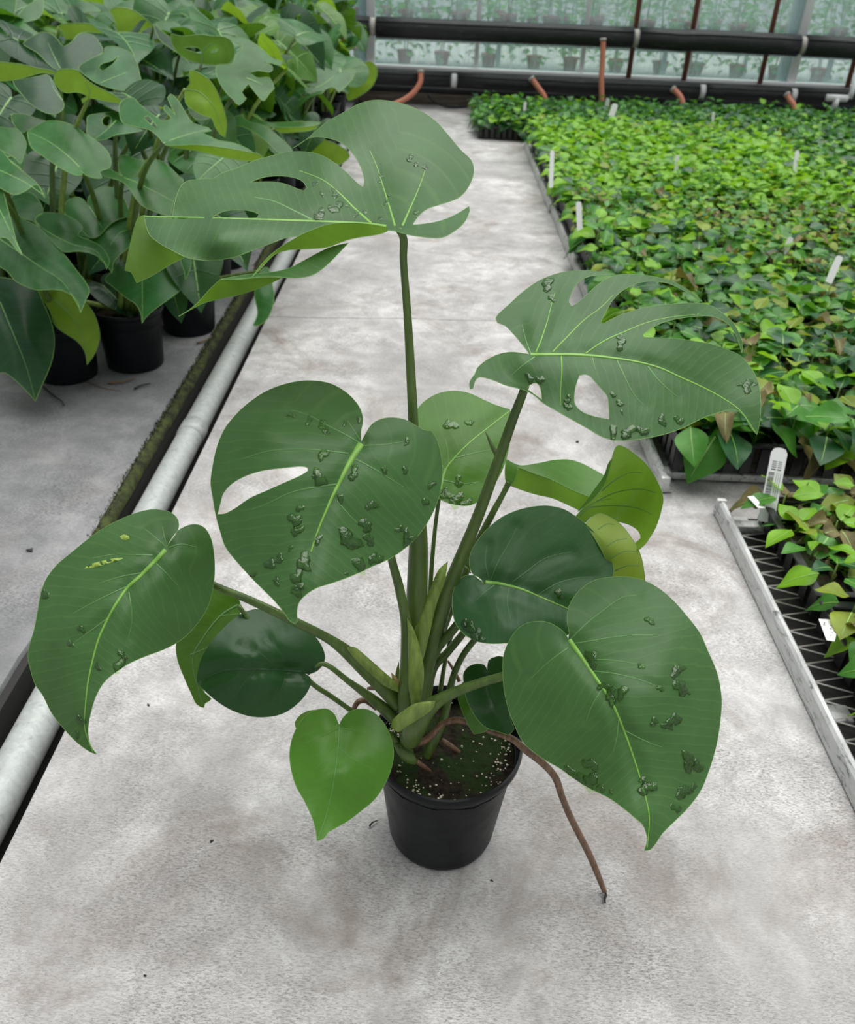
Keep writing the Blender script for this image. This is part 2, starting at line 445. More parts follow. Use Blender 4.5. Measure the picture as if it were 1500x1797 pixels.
# ------------------------------------------------------------------ floor, drain channel, pipe
rs = random.Random(5)
floor = tag(empty('floor'), 'pale stained concrete floor of the greenhouse aisle', kind='structure')
def slab_poly(parent, poly, z0, z1, m, name='slab', bev=0.004):
    bm = bmesh.new(); vs_ = [bm.verts.new((x, y, z1)) for x, y in poly]; f = bm.faces.new(vs_)
    r = bmesh.ops.extrude_face_region(bm, geom=[f])
    for v in [g for g in r['geom'] if isinstance(g, bmesh.types.BMVert)]: v.co.z = z0
    bmesh.ops.recalc_face_normals(bm, faces=bm.faces[:])
    top = [e for e in bm.edges if all(abs(v.co.z - z1) < 1e-6 for v in e.verts)]
    bmesh.ops.bevel(bm, geom=top, offset=bev, segments=2, affect='EDGES', profile=0.5)
    bm.verts.index_update()
    o = obj(name, [v.co.copy() for v in bm.verts], [[v.index for v in f.verts] for f in bm.faces], m, parent); bm.free()
    return autosmooth(o, 40)
GX = -0.578
def wob(a, b, n=14, amp=0.006, seed=0):
    r = random.Random(seed)
    return [(a[0] + (b[0]-a[0])*i/n + r.uniform(-amp, amp)*(0 < i < n), a[1] + (b[1]-a[1])*i/n + r.uniform(-amp, amp)*(0 < i < n)) for i in range(n+1)]
j1a, j1b = (GX, 2.88), (4.6, 3.25); j2a, j2b = (GX, 6.33), (4.6, 5.95)
w1 = wob(j1a, j1b, 30, 0.008, 1); w2 = wob(j2a, j2b, 30, 0.008, 2); g = 0.004
slab_poly(floor, [(GX, -2.5), (4.6, -2.5)] + [(x, y - g/2) for x, y in w1][::-1], -0.12, 0, M_PATH, bev=0.0015)
slab_poly(floor, [(x, y + g/2) for x, y in w1] + [(x, y - g/2) for x, y in w2][::-1], -0.12, 0, M_PATH, bev=0.0015)
slab_poly(floor, [(x, y + g/2) for x, y in w2] + [(4.6, 8.0), (GX, 8.0)], -0.12, 0, M_PATH, bev=0.0015)
# the bed slab at the left, with a crumbled lip
lip = [(-0.722 + 0.010*noise.noise(Vector((0, y*3.1, 0))) + 0.006*noise.noise(Vector((0, y*17, 3))), y) for y in np.arange(-2.5, 8.0, 0.04)]
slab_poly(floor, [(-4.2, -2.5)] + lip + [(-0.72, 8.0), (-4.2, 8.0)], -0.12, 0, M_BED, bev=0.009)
mb = MB(); mb.box((-0.76, -2.5, -0.15), (-0.55, 8.0, -0.085)); mb.box((-0.735, -2.5, -0.09), (-0.7085, 8.0, -0.012)); mb.box((-0.5805, -2.5, -0.09), (-0.570, 8.0, -0.008)); ch = mb.build('drain_bed', M_DIRT_SHADE, floor, False)  # channel bottom, plus black side strips that paint in the shade of the gap
mb = MB(); mb.tube([(-0.640, y, -0.024) for y in np.arange(-2.4, 7.9, 0.3)], 0.034, 20)
pipe = tag(mb.build('drain_pipe', M_GALV), 'long galvanised steel pipe lying in the floor channel at the left', 'pipe')
for y in (2.05, 5.2):
    mb = MB(); mb.tube([(-0.640, y - 0.03, -0.024), (-0.640, y + 0.03, -0.024)], 0.0365, 20); mb.build('coupling', M_GALV, pipe)
mb = MB(); V = []; Fc = []
ys = np.arange(1.25, 7.9, 0.02)
prof = [(-0.732, 0.0008), (-0.728, 0.004), (-0.721, 0.004), (-0.712, -0.004), (-0.706, -0.012), (-0.706, -0.024)]
for y in ys:
    am = 0.25 + 0.75 * min(1, max(0, (y - 1.35) / 0.5)); am *= 0.65 + 0.7*noise.noise(Vector((1, y*2.0, 0)))
    for k, (x, z) in enumerate(prof):
        nn = noise.noise(Vector((k*0.9, y*26, 5)))
        xx = (-0.725 + (x + 0.725) * max(0.15, am)) if x < -0.725 else x
        V.append((xx + 0.004*nn, y, z*max(0.3, am) - 0.004*(1-am) if z > 0 else z + 0.003*nn))
n = len(prof)
for i in range(len(ys)-1):
    for k in range(n-1): Fc.append((i*n+k, i*n+k+1, (i+1)*n+k+1, (i+1)*n+k))
mb.add(V, Fc)
for i in range(5200):
    y = rs.triangular(1.3, 7.0, 2.2); k = rs.random(); x = -0.733 + 0.022*k; z = 0.002 - 0.02*k*k*k
    if noise.noise(Vector((1, y*2.0, 0))) < -0.25: continue
    h = rs.uniform(0.003, 0.009); a = rs.uniform(0, 6.28); dx, dy = 0.0016*math.cos(a), 0.0016*math.sin(a)
    mb.add([(x-dx, y-dy, z), (x+dx, y+dy, z), (x + rs.uniform(-.004, .004), y + rs.uniform(-.004, .004), z+h)], [(0, 1, 2)])
tag(mb.build('moss_strip', M_MOSS, kind='stuff'), 'dark green moss growing along the edge of the floor channel', 'moss')

# ------------------------------------------------------------------ the monstera in the foreground
PC = (0.045, 0.814)
hero = tag(empty('potted_monstera', (PC[0], PC[1], 0)), 'large monstera in black pot standing alone on the pale aisle floor, roots over rim', 'plant')
def pot_prof(h=0.20, rt=0.105, rb=0.080):
    return [(0.0, 0.006), (rb*0.55, 0.006), (rb*0.75, 0.004), (rb-0.006, 0.0), (rb, 0.004), (rb+0.002, 0.012), (rt-0.010, h-0.024), (rt-0.0095, h-0.019),
            (rt-0.004, h-0.017), (rt-0.001, h-0.012), (rt, h-0.004), (rt-0.001, h), (rt-0.004, h+0.001), (rt-0.0065, h-0.002), (rt-0.008, h-0.02), (rb-0.004, 0.02), (0, 0.02)]
mb = MB(); mb.lathe(pot_prof(0.190, 0.105, 0.076), (PC[0], PC[1], 0), 56)
autosmooth(mb.build('pot', M_POT, hero), 50)
def soil_disc(r, z, c=(0, 0), n=40, amp=0.006, seed=0):
    V = [(c[0], c[1], z)]; Fc = []
    for i in range(1, 15):
        for k in range(n):
            a = 2*math.pi*k/n; rr = r*i/14; x, y = rr*math.cos(a), rr*math.sin(a)
            V.append((c[0]+x, c[1]+y, z + amp*noise.noise(Vector((x*45+seed, y*45, 1))) + amp*0.7*noise.noise(Vector((x*130, y*130, 2+seed))) - 0.004*(i/14)**4))
    for k in range(n): Fc.append((0, 1+k, 1+(k+1) % n))
    for i in range(13):
        for k in range(n): Fc.append((1+i*n+k, 1+(i+1)*n+k, 1+(i+1)*n+(k+1) % n, 1+i*n+(k+1) % n))
    return V, Fc
V, Fc = soil_disc(0.0965, 0.166, PC, 48)
soil = obj('soil', V, Fc, M_SOIL, hero)
rs = random.Random(11); mb = MB()
for i in range(190):
    a = rs.uniform(0, 6.28); rr = 0.093 * math.sqrt(rs.random())
    if rs.random() < 0.6: a = rs.choice([rs.gauss(-2.0, 0.45), rs.gauss(-0.3, 0.5), rs.gauss(2.6, 0.3)]); rr = rs.uniform(0.07, 0.094)
    x, y = PC[0]+rr*math.cos(a), PC[1]+rr*math.sin(a); s = rs.uniform(0.0006, 0.0021); z = 0.168 + rs.uniform(-0.002, 0.003)
    mb.add([(x+s*rs.uniform(.6, 1.6), y, z), (x-s, y+s*rs.uniform(.3, 1.2), z), (x-s*.6, y-s, z), (x, y, z+s*1.2), (x, y, z-s)], [(0, 1, 3), (1, 2, 3), (2, 0, 3), (1, 0, 4), (2, 1, 4), (0, 2, 4)])
mb.build('perlite', M_PERL, soil, kind='stuff')
def petiole(pts, m=None, name='petiole', n=14, label=None, flat=1.0):
    """pts: (x, y, depth, width in px)"""
    P = catmull(pts, 6); mb = MB()
    for p in P: p[2] = min(p[2], depth_z(p[0], p[1], 0.002 + p[3]*p[2]/F/2))
    mb.tube([un(p[0], p[1], p[2]) for p in P], [max(0.0006, p[3]*p[2]/F/2) for p in P], n, flat=flat)
    o = mb.build(name, m or M_PET, hero)
    if label: o['label'] = label
    return o
def sheath(parent, pts, d, bulge=0.006, m=None, name='sheath'):
    ol = spline_outline(pts, 6); V, T = triangulate(ol, [], 6.0); e = seg_dist(V, ol)[0]; mx = max(8.0, e.max())
    dd = d if callable(d) else (lambda q: np.full(len(q), d))
    D = dd(V) - bulge*np.sqrt(np.clip(1-(1-np.minimum(e/mx, 1))**2, 0, 1))
    W = [un(v[0], v[1], z) for v, z in zip(V, D)]; n = len(W)
    back = [un(v[0], v[1], z) for v, z in zip(V, dd(V) + bulge*0.5*np.minimum(e/mx, 1))]
    return obj(name, W + back, T.tolist() + [(a+n, c+n, b+n) for a, b, c in T.tolist()], m or M_SHEATH, parent)
def ygrad(y0, d0, y1, d1): return lambda q: d0 + (np.asarray(q)[:, 1] - y0) / (y1 - y0) * (d1 - d0)

# petioles
pA = petiole([(718,1275,1.165,36),(722,1180,1.13,40),(730,1080,1.075,38),(733,1000,1.04,36),(734,940,1.01,32),(729,840,0.97,22),(725,740,0.93,18),(720,640,0.895,16),(714,540,0.86,14),(708,460,0.832,13),(708,420,0.818,14),(700,404,0.808,12)])
pB = petiole([(728,1285,1.155,26),(738,1200,1.13,34),(755,1130,1.10,36),(778,1060,1.075,30),(802,995,1.05,24),(835,915,1.015,21),(870,820,0.98,19),(900,735,0.95,17),(920,682,0.93,15),(933,630,0.925,9)])
sheath(pB, [(786,985,1),(768,1002),(752,1040),(735,1075),(722,1105,1),(727,1150),(738,1170),(752,1120),(766,1060),(780,1020)], ygrad(985,1.035,1170,1.095), 0.007)
pC = petiole([(716,1262,1.105,36),(718,1215,1.092,40),(719,1160,1.075,34),(712,1090,1.045,19),(700,1030,1.015,17),(688,985,0.99,15),(668,900,0.945,13),(650,830,0.905,12),(634,782,0.874,8)])
sheath(pC, [(714,1083,1),(726,1105),(738,1140),(744,1180),(741,1215),(735,1242),(722,1248),(716,1200),(716,1140)], ygrad(1083,1.030,1245,1.088), 0.010)
pD = petiole([(700,1238,1.115,26),(672,1203,1.095,32),(640,1172,1.07,30),(610,1145,1.05,24),(575,1120,1.03,17),(520,1092,1.005,16),(440,1054,0.99,14),(375,1027,0.99,13),(325,1000,0.975,12),(292,968,0.952,8)])
sheath(pD, [(608,1137,1),(622,1135),(650,1158),(675,1180),(697,1200),(699,1215,1),(680,1207),(655,1190),(628,1165)], ygrad(1137,1.035,1215,1.088), 0.006)
sheath(pD, [(686,1180,1),(698,1192),(699,1213,1),(691,1205)], 1.085, 0.004, mat('sheath_tip_brown', (0.42, 0.30, 0.12), 0.6), 'dry_sheath_tip')
pE = petiole([(722,1300,1.11,30),(728,1272,1.085,44),(748,1245,1.065,34),(775,1226,1.05,22),(815,1208,1.035,18),(850,1196,1.02,16),(884,1186,1.01,15),(945,1160,0.99,13),(1000,1124,0.979,8)])
sheath(pE, [(686,1276,1),(690,1262),(706,1248),(730,1234),(764,1230,1),(758,1245),(735,1262),(712,1276),(698,1285)], ygrad(1230,1.03,1280,1.06), 0.006)
pF = petiole([(745,1230,1.165,9),(752,1090,1.14,8),(757,1000,1.12,8),(763,930,1.105,7),(772,860,1.095,7)])
pG = petiole([(738,1290,1.17,20),(752,1200,1.155,18),(775,1110,1.14,15),(806,1032,1.13,15),(832,965,1.125,13),(862,905,1.12,12),(882,868,1.118,10),(893,846,1.116,11)])
pH = petiole([(735,1270,1.145,22),(743,1190,1.12,24),(765,1140,1.10,18),(802,1096,1.08,15),(848,1022,1.058,7)])
p1 = petiole([(740,1275,1.15,20),(757,1180,1.13,17),(785,1145,1.12,14),(812,1112,1.11,13),(850,1060,1.10,10),(960,990,1.085,8)])
p2 = petiole([(748,1328,1.15,15),(760,1300,1.14,19),(780,1255,1.13,15),(797,1182,1.12,12),(830,1126,1.11,11),(900,1060,1.10,10),(1010,960,1.095,8)])
p3 = petiole([(772,1215,1.165,9),(783,1150,1.15,7),(797,1100,1.14,6)])
pJ = petiole([(700,1272,1.125,16),(680,1250,1.115,22),(655,1228,1.105,18),(612,1196,1.095,11),(568,1165,1.085,9),(540,1182,1.088,7)])
pK = petiole([(690,1300,1.14,10),(650,1272,1.13,10),(612,1244,1.12,9),(578,1220,1.11,9),(546,1198,1.10,9),(470,1130,1.09,8),(418,1062,1.082,8)])
pL = petiole([(712,1322,1.14,18),(690,1296,1.125,15),(655,1275,1.10,10),(620,1268,1.08,9),(596,1274,1.076,6)])
sheath(pL, [(688,1302,1),(706,1305),(722,1318),(732,1336),(728,1342,1),(712,1338),(698,1324)], 1.125, 0.008, M_PET, 'young_sheath')
petiole([(722,1335,1.135,16),(712,1300,1.125,22),(718,1272,1.115,30),(726,1240,1.13,30),(735,1210,1.14,22)], M_PET, 'stem')
sheath(pA, [(700,1160,1),(694,1180),(693,1200),(700,1200),(701,1180)], 1.115, 0.003)
# stipule spikes
petiole([(872,800,0.985,9),(862,780,0.99,7),(852,758,0.995,1.5)], M_PET, 'stipule'); petiole([(897,740,0.955,3),(907,730,0.955,2.5),(904,722,0.955,1.2)], M_ROOT, 'dry_stipule')
petiole([(800,990,1.05,5),(818,996,1.05,4),(826,1006,1.05,2)], M_PET, 'stipule')
# aerial roots
endd = depth_z(1062, 1583, 0.004)
rt = petiole([(722,1307,1.135,12),(750,1297,1.12,12),(774,1272,1.11,11),(796,1264,1.10,11),(820,1267,1.092,11),(857,1281,1.085,12),(897,1296,1.075,12),(922,1316,1.08,13),(954,1341,1.095,13),(975,1366,1.11,13),(986,1398,1.125,12),(1000,1432,1.145,12),(1018,1468,1.16,12),(1036,1504,1.175,12),(1050,1538,1.188,11),(1061,1566,1.2,9)], M_ROOT, 'aerial_root', label='long brown aerial root bent over the rim')
mb = MB(); P = catmull([(x, y, min(1.2, depth_z(x, y, 0.005)), w_) for x, y, w_ in ((1060,1562,5),(1063,1571,4.5),(1061,1577,4),(1062,1585,2.5))], 4); mb.tube([un(*p[:3]) for p in P], [p[3]*p[2]/F/2 for p in P], 8)
mb.build('root_tip', M_BLACK, rt)
petiole([(660,1243,1.15,9),(652,1236,1.145,10),(640,1229,1.14,10),(628,1232,1.135,10),(621,1243,1.14,9)], M_ROOT, 'aerial_root')
petiole([(775,1298,1.15,7),(790,1308,1.148,9),(806,1320,1.155,6)], M_ROOT, 'aerial_root'); petiole([(731,1336,1.13,9),(745,1346,1.14,8),(756,1354,1.15,4)], M_ROOT, 'aerial_root')
petiole([(645,1208,1.17,5),(658,1207,1.165,9),(668,1206,1.165,5)], M_ROOT, 'aerial_root'); petiole([(740,1305,1.14,8),(722,1303,1.13,11),(716,1310,1.13,10)], M_ROOT, 'aerial_root')
petiole([(806,1196,1.19,7),(797,1178,1.19,6),(786,1160,1.185,4)], M_ROOT, 'aerial_root')

# --- leaf A, the big split leaf on the tallest stalk
L = Leaf(200, 150, 0.44)
midA = [(1085,560),(1000,550),(830,541),(620,534),(400,528),(118,522)]
latA = [[(1120,560),(1100,490),(1075,410),(1050,330),(1020,260)],[(1150,558),(1180,490),(1215,410),(1240,340)],[(1025,548),(960,490),(900,430),(830,375),(740,340)],[(790,535),(710,495),(640,462),(560,445)]]
L.sheet([(1100,578),(1150,590),(1200,600),(1270,608),(1320,603),(1370,572),(1400,542),(1418,500),(1415,482,1),(1380,505),(1330,530),(1280,545),(1230,553),(1190,556,1),(1215,520),(1250,492),(1300,475),(1370,450),(1410,410),(1434,350),(1425,300),(1380,255),(1330,195),(1285,145),(1220,100),(1140,70),(1050,58),(980,72),(920,105),(850,145),(790,195),(745,232),(708,253,1),(755,222),(800,206),(860,212),(910,232),(955,275),(985,330),(998,380),(992,406,1),(965,385),(925,345),(880,310),(830,280),(770,265),(700,265),(630,280),(560,300),(490,330),(430,350),(395,372,1),(340,375),(290,382),(262,410),(242,470),(232,532,1),(180,527),(118,518,1),(128,560),(145,600),(185,632),(235,660),(285,685),(340,696),(400,697),(480,685),(560,655),(640,625),(700,605),(800,598),(900,592),(1000,585)],
  [(1100,570,.808),(1050,58,.985),(1434,350,.93),(1415,485,.855),(1300,606,.79),(395,372,.93),(235,500,.885),(290,385,.93),(118,520,.815),(285,685,.782),(400,695,.782),(400,640,.772),(400,580,.782),(560,655,.778),(600,533,.80),(400,528,.808),(992,406,.885),(708,253,.995),(770,265,.94),(900,592,.795),(640,625,.78),(1220,300,.91),(400,440,.875),(900,430,.86)],
  [[(540,388,1),(600,366),(680,362),(745,378),(768,408),(758,420),(720,408),(680,392),(620,384)],[(390,529,1),(430,505),(480,497),(540,500),(578,515),(570,528),(480,531)]],
  midA, fold=0.004, step=6, lats=latA)
fA = L.f
L.vein(midA, 5, 2); [L.vein(l, 4.2, 1.2, 0 if i < 3 else 1) for i, l in enumerate(latA)]
L.drop((1180,290,16),(1205,315,12),(1240,325,13),(1085,465,11),(1065,360,8),(885,485,26),(935,480,12),(820,515,27),(800,390,12),(965,512,16),(1205,510,13),(880,432,18),(1060,530,12),(830,433,12),(1095,440,7),(1060,385,6),(1000,505,9))
e = [(118,518,None),(128,560,None),(145,600,None),(185,632,None),(235,660,None),(285,685,None)]
L.sheet([(118,518,1),(95,530),(80,570),(65,630),(50,700),(42,738,1),(68,745),(90,788,1),(150,760),(220,718),(285,685,1),(235,660),(185,632),(145,600),(128,560)], e + [(50,720,.835),(90,785,.83),(75,600,.828),(180,740,.80)], under=True)
L.f = fA
L.sheet([(1088,565,1),(1020,553),(940,548),(860,553),(780,580),(720,610),(650,655),(600,700),(550,765,1),(590,725),(640,675),(700,656),(780,652),(850,645),(920,620),(970,607),(1050,595),(1092,580)], [(1088,568,.806),(1050,595,.795),(940,550,.775),(850,560,.76),(700,630,.745),(550,765,.725),(850,643,.765),(970,605,.785),(640,668,.745)], under=True)
L.f = fA
L.sheet([(935,628,1),(860,646),(780,686),(700,728),(620,746),(540,753),(460,766),(420,774,1),(500,773),(580,766),(660,765),(740,767),(800,752),(850,715),(895,670)], [(935,628,.805),(740,700,.80),(740,765,.775),(420,774,.765),(850,715,.79),(600,750,.785)], under=False)
L.sheet([(424,773,1),(380,815),(340,860),(300,895),(256,922,1),(310,892),(360,867),(430,850),(500,834),(570,812),(640,782),(672,764,1),(600,762),(500,771)], [(424,773,None),(500,771,None),(600,763,None),(672,764,None),(256,922,.745),(430,850,.78),(570,812,.785)], under=True)
L.build(hero, [M_LEAF, M_EDGE], 'huge split leaf with curled lobes on the tallest stalk')

# --- leaf B, split leaf at the right
L = Leaf(800, 450, 0.37333)
midB = [(350,460),(480,460),(600,463),(720,475),(850,495),(960,525),(1060,570),(1160,615),(1260,670),(1340,730),(1405,825)]
latB = [[(375,450),(400,390),(430,300),(450,220),(465,170)],[(455,448),(520,380),(600,300),(680,240),(740,180)],[(610,455),(700,395),(800,350),(900,310),(1010,285),(1150,270)],[(495,468),(497,540),(492,620),(490,700)],[(755,485),(790,560),(830,640),(880,700)],[(370,470),(310,515),(260,560)],[(350,455),(330,400),(310,320)],[(640,475),(655,530)],[(900,515),(960,590),(1040,660)]]
L.sheet([(345,460,1),(320,425),(270,365),(230,325),(195,312),(187,293),(200,270),(250,225),(310,170),(380,120),(440,92),(500,75),(580,66),(660,70),(752,85,1),(690,88),(640,92),(600,105),(560,140),(540,180),(530,215),(545,235,1),(575,215),(620,175),(670,130),(720,100),(770,85),(850,85),(930,95),(1010,115),(1080,150),(1130,190),(1162,218,1),(1110,185),(1050,150),(990,125),(930,118),(870,122),(820,140),(770,170),(730,215),(705,260),(685,295),(680,312),(695,315,1),(740,290),(800,265),(870,245),(950,230),(1040,222),(1120,220),(1190,228),(1250,265),(1300,310),(1330,360),(1348,410),(1343,455,1),(1330,410),(1310,360),(1270,312),(1200,282),(1100,285),(1010,300),(940,325),(900,350),(878,370),(885,380,1),(960,383),(1040,387),(1120,398),(1200,413),(1280,440),(1340,470),(1390,530),(1420,590),(1430,650),(1432,720),(1425,790),(1415,838,1),(1385,805),(1360,760),(1330,730),(1290,720),(1230,735),(1160,760),(1080,800),(1000,830),(920,850),(840,862),(760,865),(690,850),(620,810),(540,765),(470,725),(410,690),(370,655),(325,630),(290,620),(230,605),(170,580),(110,567),(88,590),(80,620),(68,624,1),(62,600),(72,575),(88,555),(100,525),(140,490),(200,460),(260,450),(310,455)],
  [(345,460,.91),(580,66,1.0),(1343,455,.99),(187,293,.965),(1415,838,.93),(760,865,.865),(68,610,.905),(870,500,.905),(1162,218,1.03),(1120,220,1.0),(1432,650,.95),(300,620,.90),(540,680,.885),(300,400,.935),(470,300,.945),(1100,780,.90),(650,600,.885),(1250,300,1.0)],
  [[(580,560,1),(600,555),(625,560),(650,585),(680,620),(710,655),(718,700),(720,766,1),(660,755),(600,735),(565,705),(555,670),(562,610)],[(332,622,1),(350,602),(378,595),(395,615),(402,650),(404,674,1),(368,648)]],
  midB, fold=0.004, step=6, lats=latB)
L.vein(midB, 7, 2); [L.vein(l, 3.4, 1.0, 0 if i < 4 else 1) for i, l in enumerate(latB)]
L.drop((430,130,34),(450,195,18),(775,410,28),(770,380,16),(345,572,24),(395,580,22),(520,680,18),(525,705,20),(740,650,14),(770,690,20),(780,730,11),(970,770,24),(1050,770,24),(740,825,32),(810,825,40),(880,820,26),(1370,610,30),(1340,600,16),(1405,600,12),(530,660,12))
L.build(hero, [M_LEAF, M_EDGE], 'split leaf with two holes held out to the right')

# --- leaf C, big leaf with one slit
L = Leaf(340, 640, 0.306667)
midC = [(958,450),(900,545),(850,640),(800,740),(755,840),(710,950),(670,1070),(620,1250),(585,1440)]
latC = [[(945,445),(860,395),(760,345),(660,290),(560,260)],[(885,508),(780,495),(660,485),(520,485),(400,500),(280,540)],[(815,685),(700,700),(560,730),(430,790),(330,830)],[(960,462),(1080,458),(1200,440)],[(925,540),(1020,590),(1120,650),(1200,700)],[(950,430),(925,390),(880,320)],[(820,780),(880,850),(940,910)]]
L.sheet([(958,442,1),(985,390),(1020,340),(1075,310),(1140,303),(1210,315),(1265,345),(1320,375),(1358,378,1),(1390,430),(1412,510),(1422,600),(1415,690),(1395,780),(1350,880),(1290,970),(1220,1040),(1130,1105),(1020,1155),(900,1210),(790,1250),(710,1275),(650,1310),(605,1355),(590,1410),(592,1470),(580,1485,1),(545,1462),(510,1410),(460,1350),(400,1290),(330,1220),(240,1120),(180,1040),(150,950),(128,870),(110,770),(97,680),(105,600),(130,480),(170,380),(220,310),(300,230),(400,160),(500,118),(600,95),(690,92),(780,108),(860,150),(920,205),(955,260),(967,320),(955,390)],
  [(958,442,.862),(690,92,.91),(1358,378,.895),(97,680,.865),(580,1485,.80),(1422,600,.895),(700,700,.83),(1130,1105,.865),(400,160,.90),(1140,303,.885),(240,1120,.845),(640,1250,.802),(400,300,.862),(1100,650,.86)],
  [[(136,856,1),(150,800),(170,735),(220,680),(300,635),(400,605),(500,592),(610,582),(650,590),(655,605),(610,635),(520,675),(420,720),(320,765),(240,820),(180,852)]],
  midC, fold=0.004, step=7, lats=latC)
L.vein(midC[:7], 14, 3); [L.vein(l, 3.4, 1.0, 1) for l in latC]
L.drop((553,285,26),(660,315,28),(740,350,36),(770,385,16),(865,335,14),(945,310,18),(1220,440,20),(740,512,36),(720,650,48),(700,625,24),(915,620,40),(1092,605,22),(1210,605,22),(1360,690,24),(1325,785,26),(1020,805,36),(840,765,24),(605,820,22),(580,885,48),(590,950,34),(710,1000,26),(985,920,40),(890,1000,62),(1005,1000,32),(1220,1000,44),(1180,940,24),(630,1130,56),(950,1145,46),(1040,1110,46),(875,1195,14),(435,1140,40),(490,1110,26),(470,1240,24),(590,1210,50),(590,1300,34),(600,1270,30),(550,1050,16),(340,1200,22),(1255,990,26))
L.build(hero, [M_LEAF, M_EDGE], 'big heart leaf with one long slit, facing the camera')

# --- leaf D, left
L = Leaf(30, 860, 0.38)
midD = [(685,275),(640,325),(570,395),(510,450),(460,520),(415,600),(375,690),(345,800),(325,900),(315,1000),(312,1100),(350,1208)]
latD = [[(625,302),(540,298),(440,298),(350,315)],[(510,445),(430,480),(340,525),(260,570)],[(688,262),(640,220),(590,180)],[(640,338),(690,385),(740,440)],[(515,470),(525,530),(530,600),(515,680)],[(700,265),(760,250),(830,265)],[(590,380),(480,400),(380,430)],[(420,590),(340,650),(270,700)],[(690,258),(680,215),(670,170)]]
L.sheet([(690,270,1),(705,235),(740,190),(790,163),(835,160),(870,180),(895,225),(908,290),(912,370),(905,450),(880,540),(830,620),(760,690),(680,735),(600,765),(520,800),(450,845),(400,890),(365,950),(345,1010),(330,1080),(328,1130),(340,1180),(367,1220,1),(330,1205),(270,1160),(210,1095),(160,1030),(120,950),(85,900),(65,840),(50,770),(60,710),(80,640),(95,560),(105,500),(130,420),(180,350),(250,290),(330,225),(410,170),(500,125),(580,97),(640,90),(700,100),(735,125),(747,160),(735,200),(710,235),(694,262)],
  [(690,270,.936),(640,90,.985),(912,370,.965),(367,1220,.895),(50,770,.945),(450,560,.905),(680,735,.93),(330,1000,.885),(180,350,.965),(830,160,.965),(105,500,.955),(160,1030,.93)], (), midD, fold=0.005, step=7, lats=latD)
L.vein(midD, 10, 2); [L.vein(l, 3.2, 1.0, 1) for l in latD]
L.patch([(312,362,1),(330,345),(400,325),(480,310),(490,316),(430,335),(370,355)], 'yellow_streak', M_YEL); L.patch([(475,215),(492,205),(515,212),(520,225),(500,232),(482,226)], 'yellow_streak', M_YEL)
L.drop((295,640,22),(245,710,18),(485,760,24),(470,810,36),(372,815,18),(290,1065,24),(125,480,24),(275,1130,18))
L.build(hero, [M_LEAF, M_EDGE], 'long heart leaf at far left with two yellow streaks')

# --- leaf E, big low right leaf
L = Leaf(840, 980, 0.35604)
midE = [(445,400),(480,450),(530,520),(590,610),(650,700),(700,810),(745,930),(785,1050),(820,1170),(840,1280),(830,1425)]
latE = [[(455,395),(520,330),(600,265),(700,195),(780,180)],[(465,420),(560,405),(680,385),(800,375),(900,380)],[(560,555),(680,570),(800,600),(900,640)],[(440,440),(370,490),(310,540),(260,590)],[(610,640),(560,720),(530,800)],[(690,790),(680,880),(660,960)],[(520,500),(640,500),(780,520)],[(720,850),(820,900),(900,930)]]
L.sheet([(440,395,1),(425,370),(390,340),(340,315),(290,310),(230,322),(180,360),(145,415),(122,480),(118,560),(125,650),(145,740),(175,820),(215,900),(265,950),(330,995),(400,1035),(470,1085),(550,1135),(640,1180),(710,1230),(770,1280),(805,1310),(822,1345),(830,1390),(815,1440,1),(845,1435),(875,1400),(905,1355),(960,1300),(1030,1230),(1090,1150),(1125,1070),(1155,980),(1175,900),(1190,800),(1196,700),(1185,610),(1165,540),(1130,460),(1090,370),(1030,290),(960,210),(890,150),(820,112),(740,92),(650,92),(570,108),(510,145),(465,195),(440,250),(435,310),(445,370)],
  [(440,395,.967),(815,1440,.885),(118,560,.985),(1196,700,.965),(740,92,1.01),(700,800,.91),(290,310,.985),(470,1085,.945),(1090,1150,.935),(1090,370,.985),(840,1250,.89),(900,600,.925)], (), midE, fold=0.005, step=7, lats=latE)
L.vein(midE, 11, 2); [L.vein(l, 3.2, 1.0, 1) for l in latE]
L.drop((555,495,38),(610,630,24),(650,680,42),(705,660,36),(845,305,24),(800,530,18),(980,550,36),(995,635,38),(1030,660,14),(895,640,18),(865,805,24),(960,800,36),(930,825,26),(550,1015,38),(450,1050,28),(545,1100,50),(500,1085,30),(650,1150,14),(830,1130,42),(810,1095,24),(1035,1000,44),(1080,1025,34),(1010,1150,40),(1060,1125,18),(975,1230,24),(600,1130,24))
L.build(hero, [M_LEAF, M_EDGE], 'big heart leaf low at the right, reaching past the pot')

# --- leaf F, behind the middle
L = Leaf(720, 660, 0.32)
midF = [(165,620),(190,520),(240,450),(330,360),(430,280),(545,190)]; latF = [[(205,500),(205,420),(190,340)],[(240,450),(360,420),(470,400)],[(190,520),(150,440),(120,360)],[(180,570),(280,590),(380,580)]]
L.sheet([(20,220),(60,155),(120,110),(190,86),(260,82),(330,97),(400,130),(470,160),(545,183,1),(557,240),(550,330),(535,420),(510,500),(470,580),(420,645),(370,690),(310,710),(240,703),(180,685),(120,640),(60,560),(20,450),(5,330)],
  [(165,640,1.085),(545,185,1.18),(20,300,1.14),(550,400,1.15),(260,82,1.18),(310,705,1.085),(300,400,1.115)], (), midF, fold=0.004, lats=latF)
L.vein(midF, 6, 2); [L.vein(l, 3, 1, 1) for l in latF]
L.drop((220,265,34),(325,255,22),(265,580,28),(200,650,36),(250,680,40),(310,695,30),(190,630,22))
L.build(hero, [M_LEAFY, M_EDGE], 'mid green leaf standing behind the stalks')
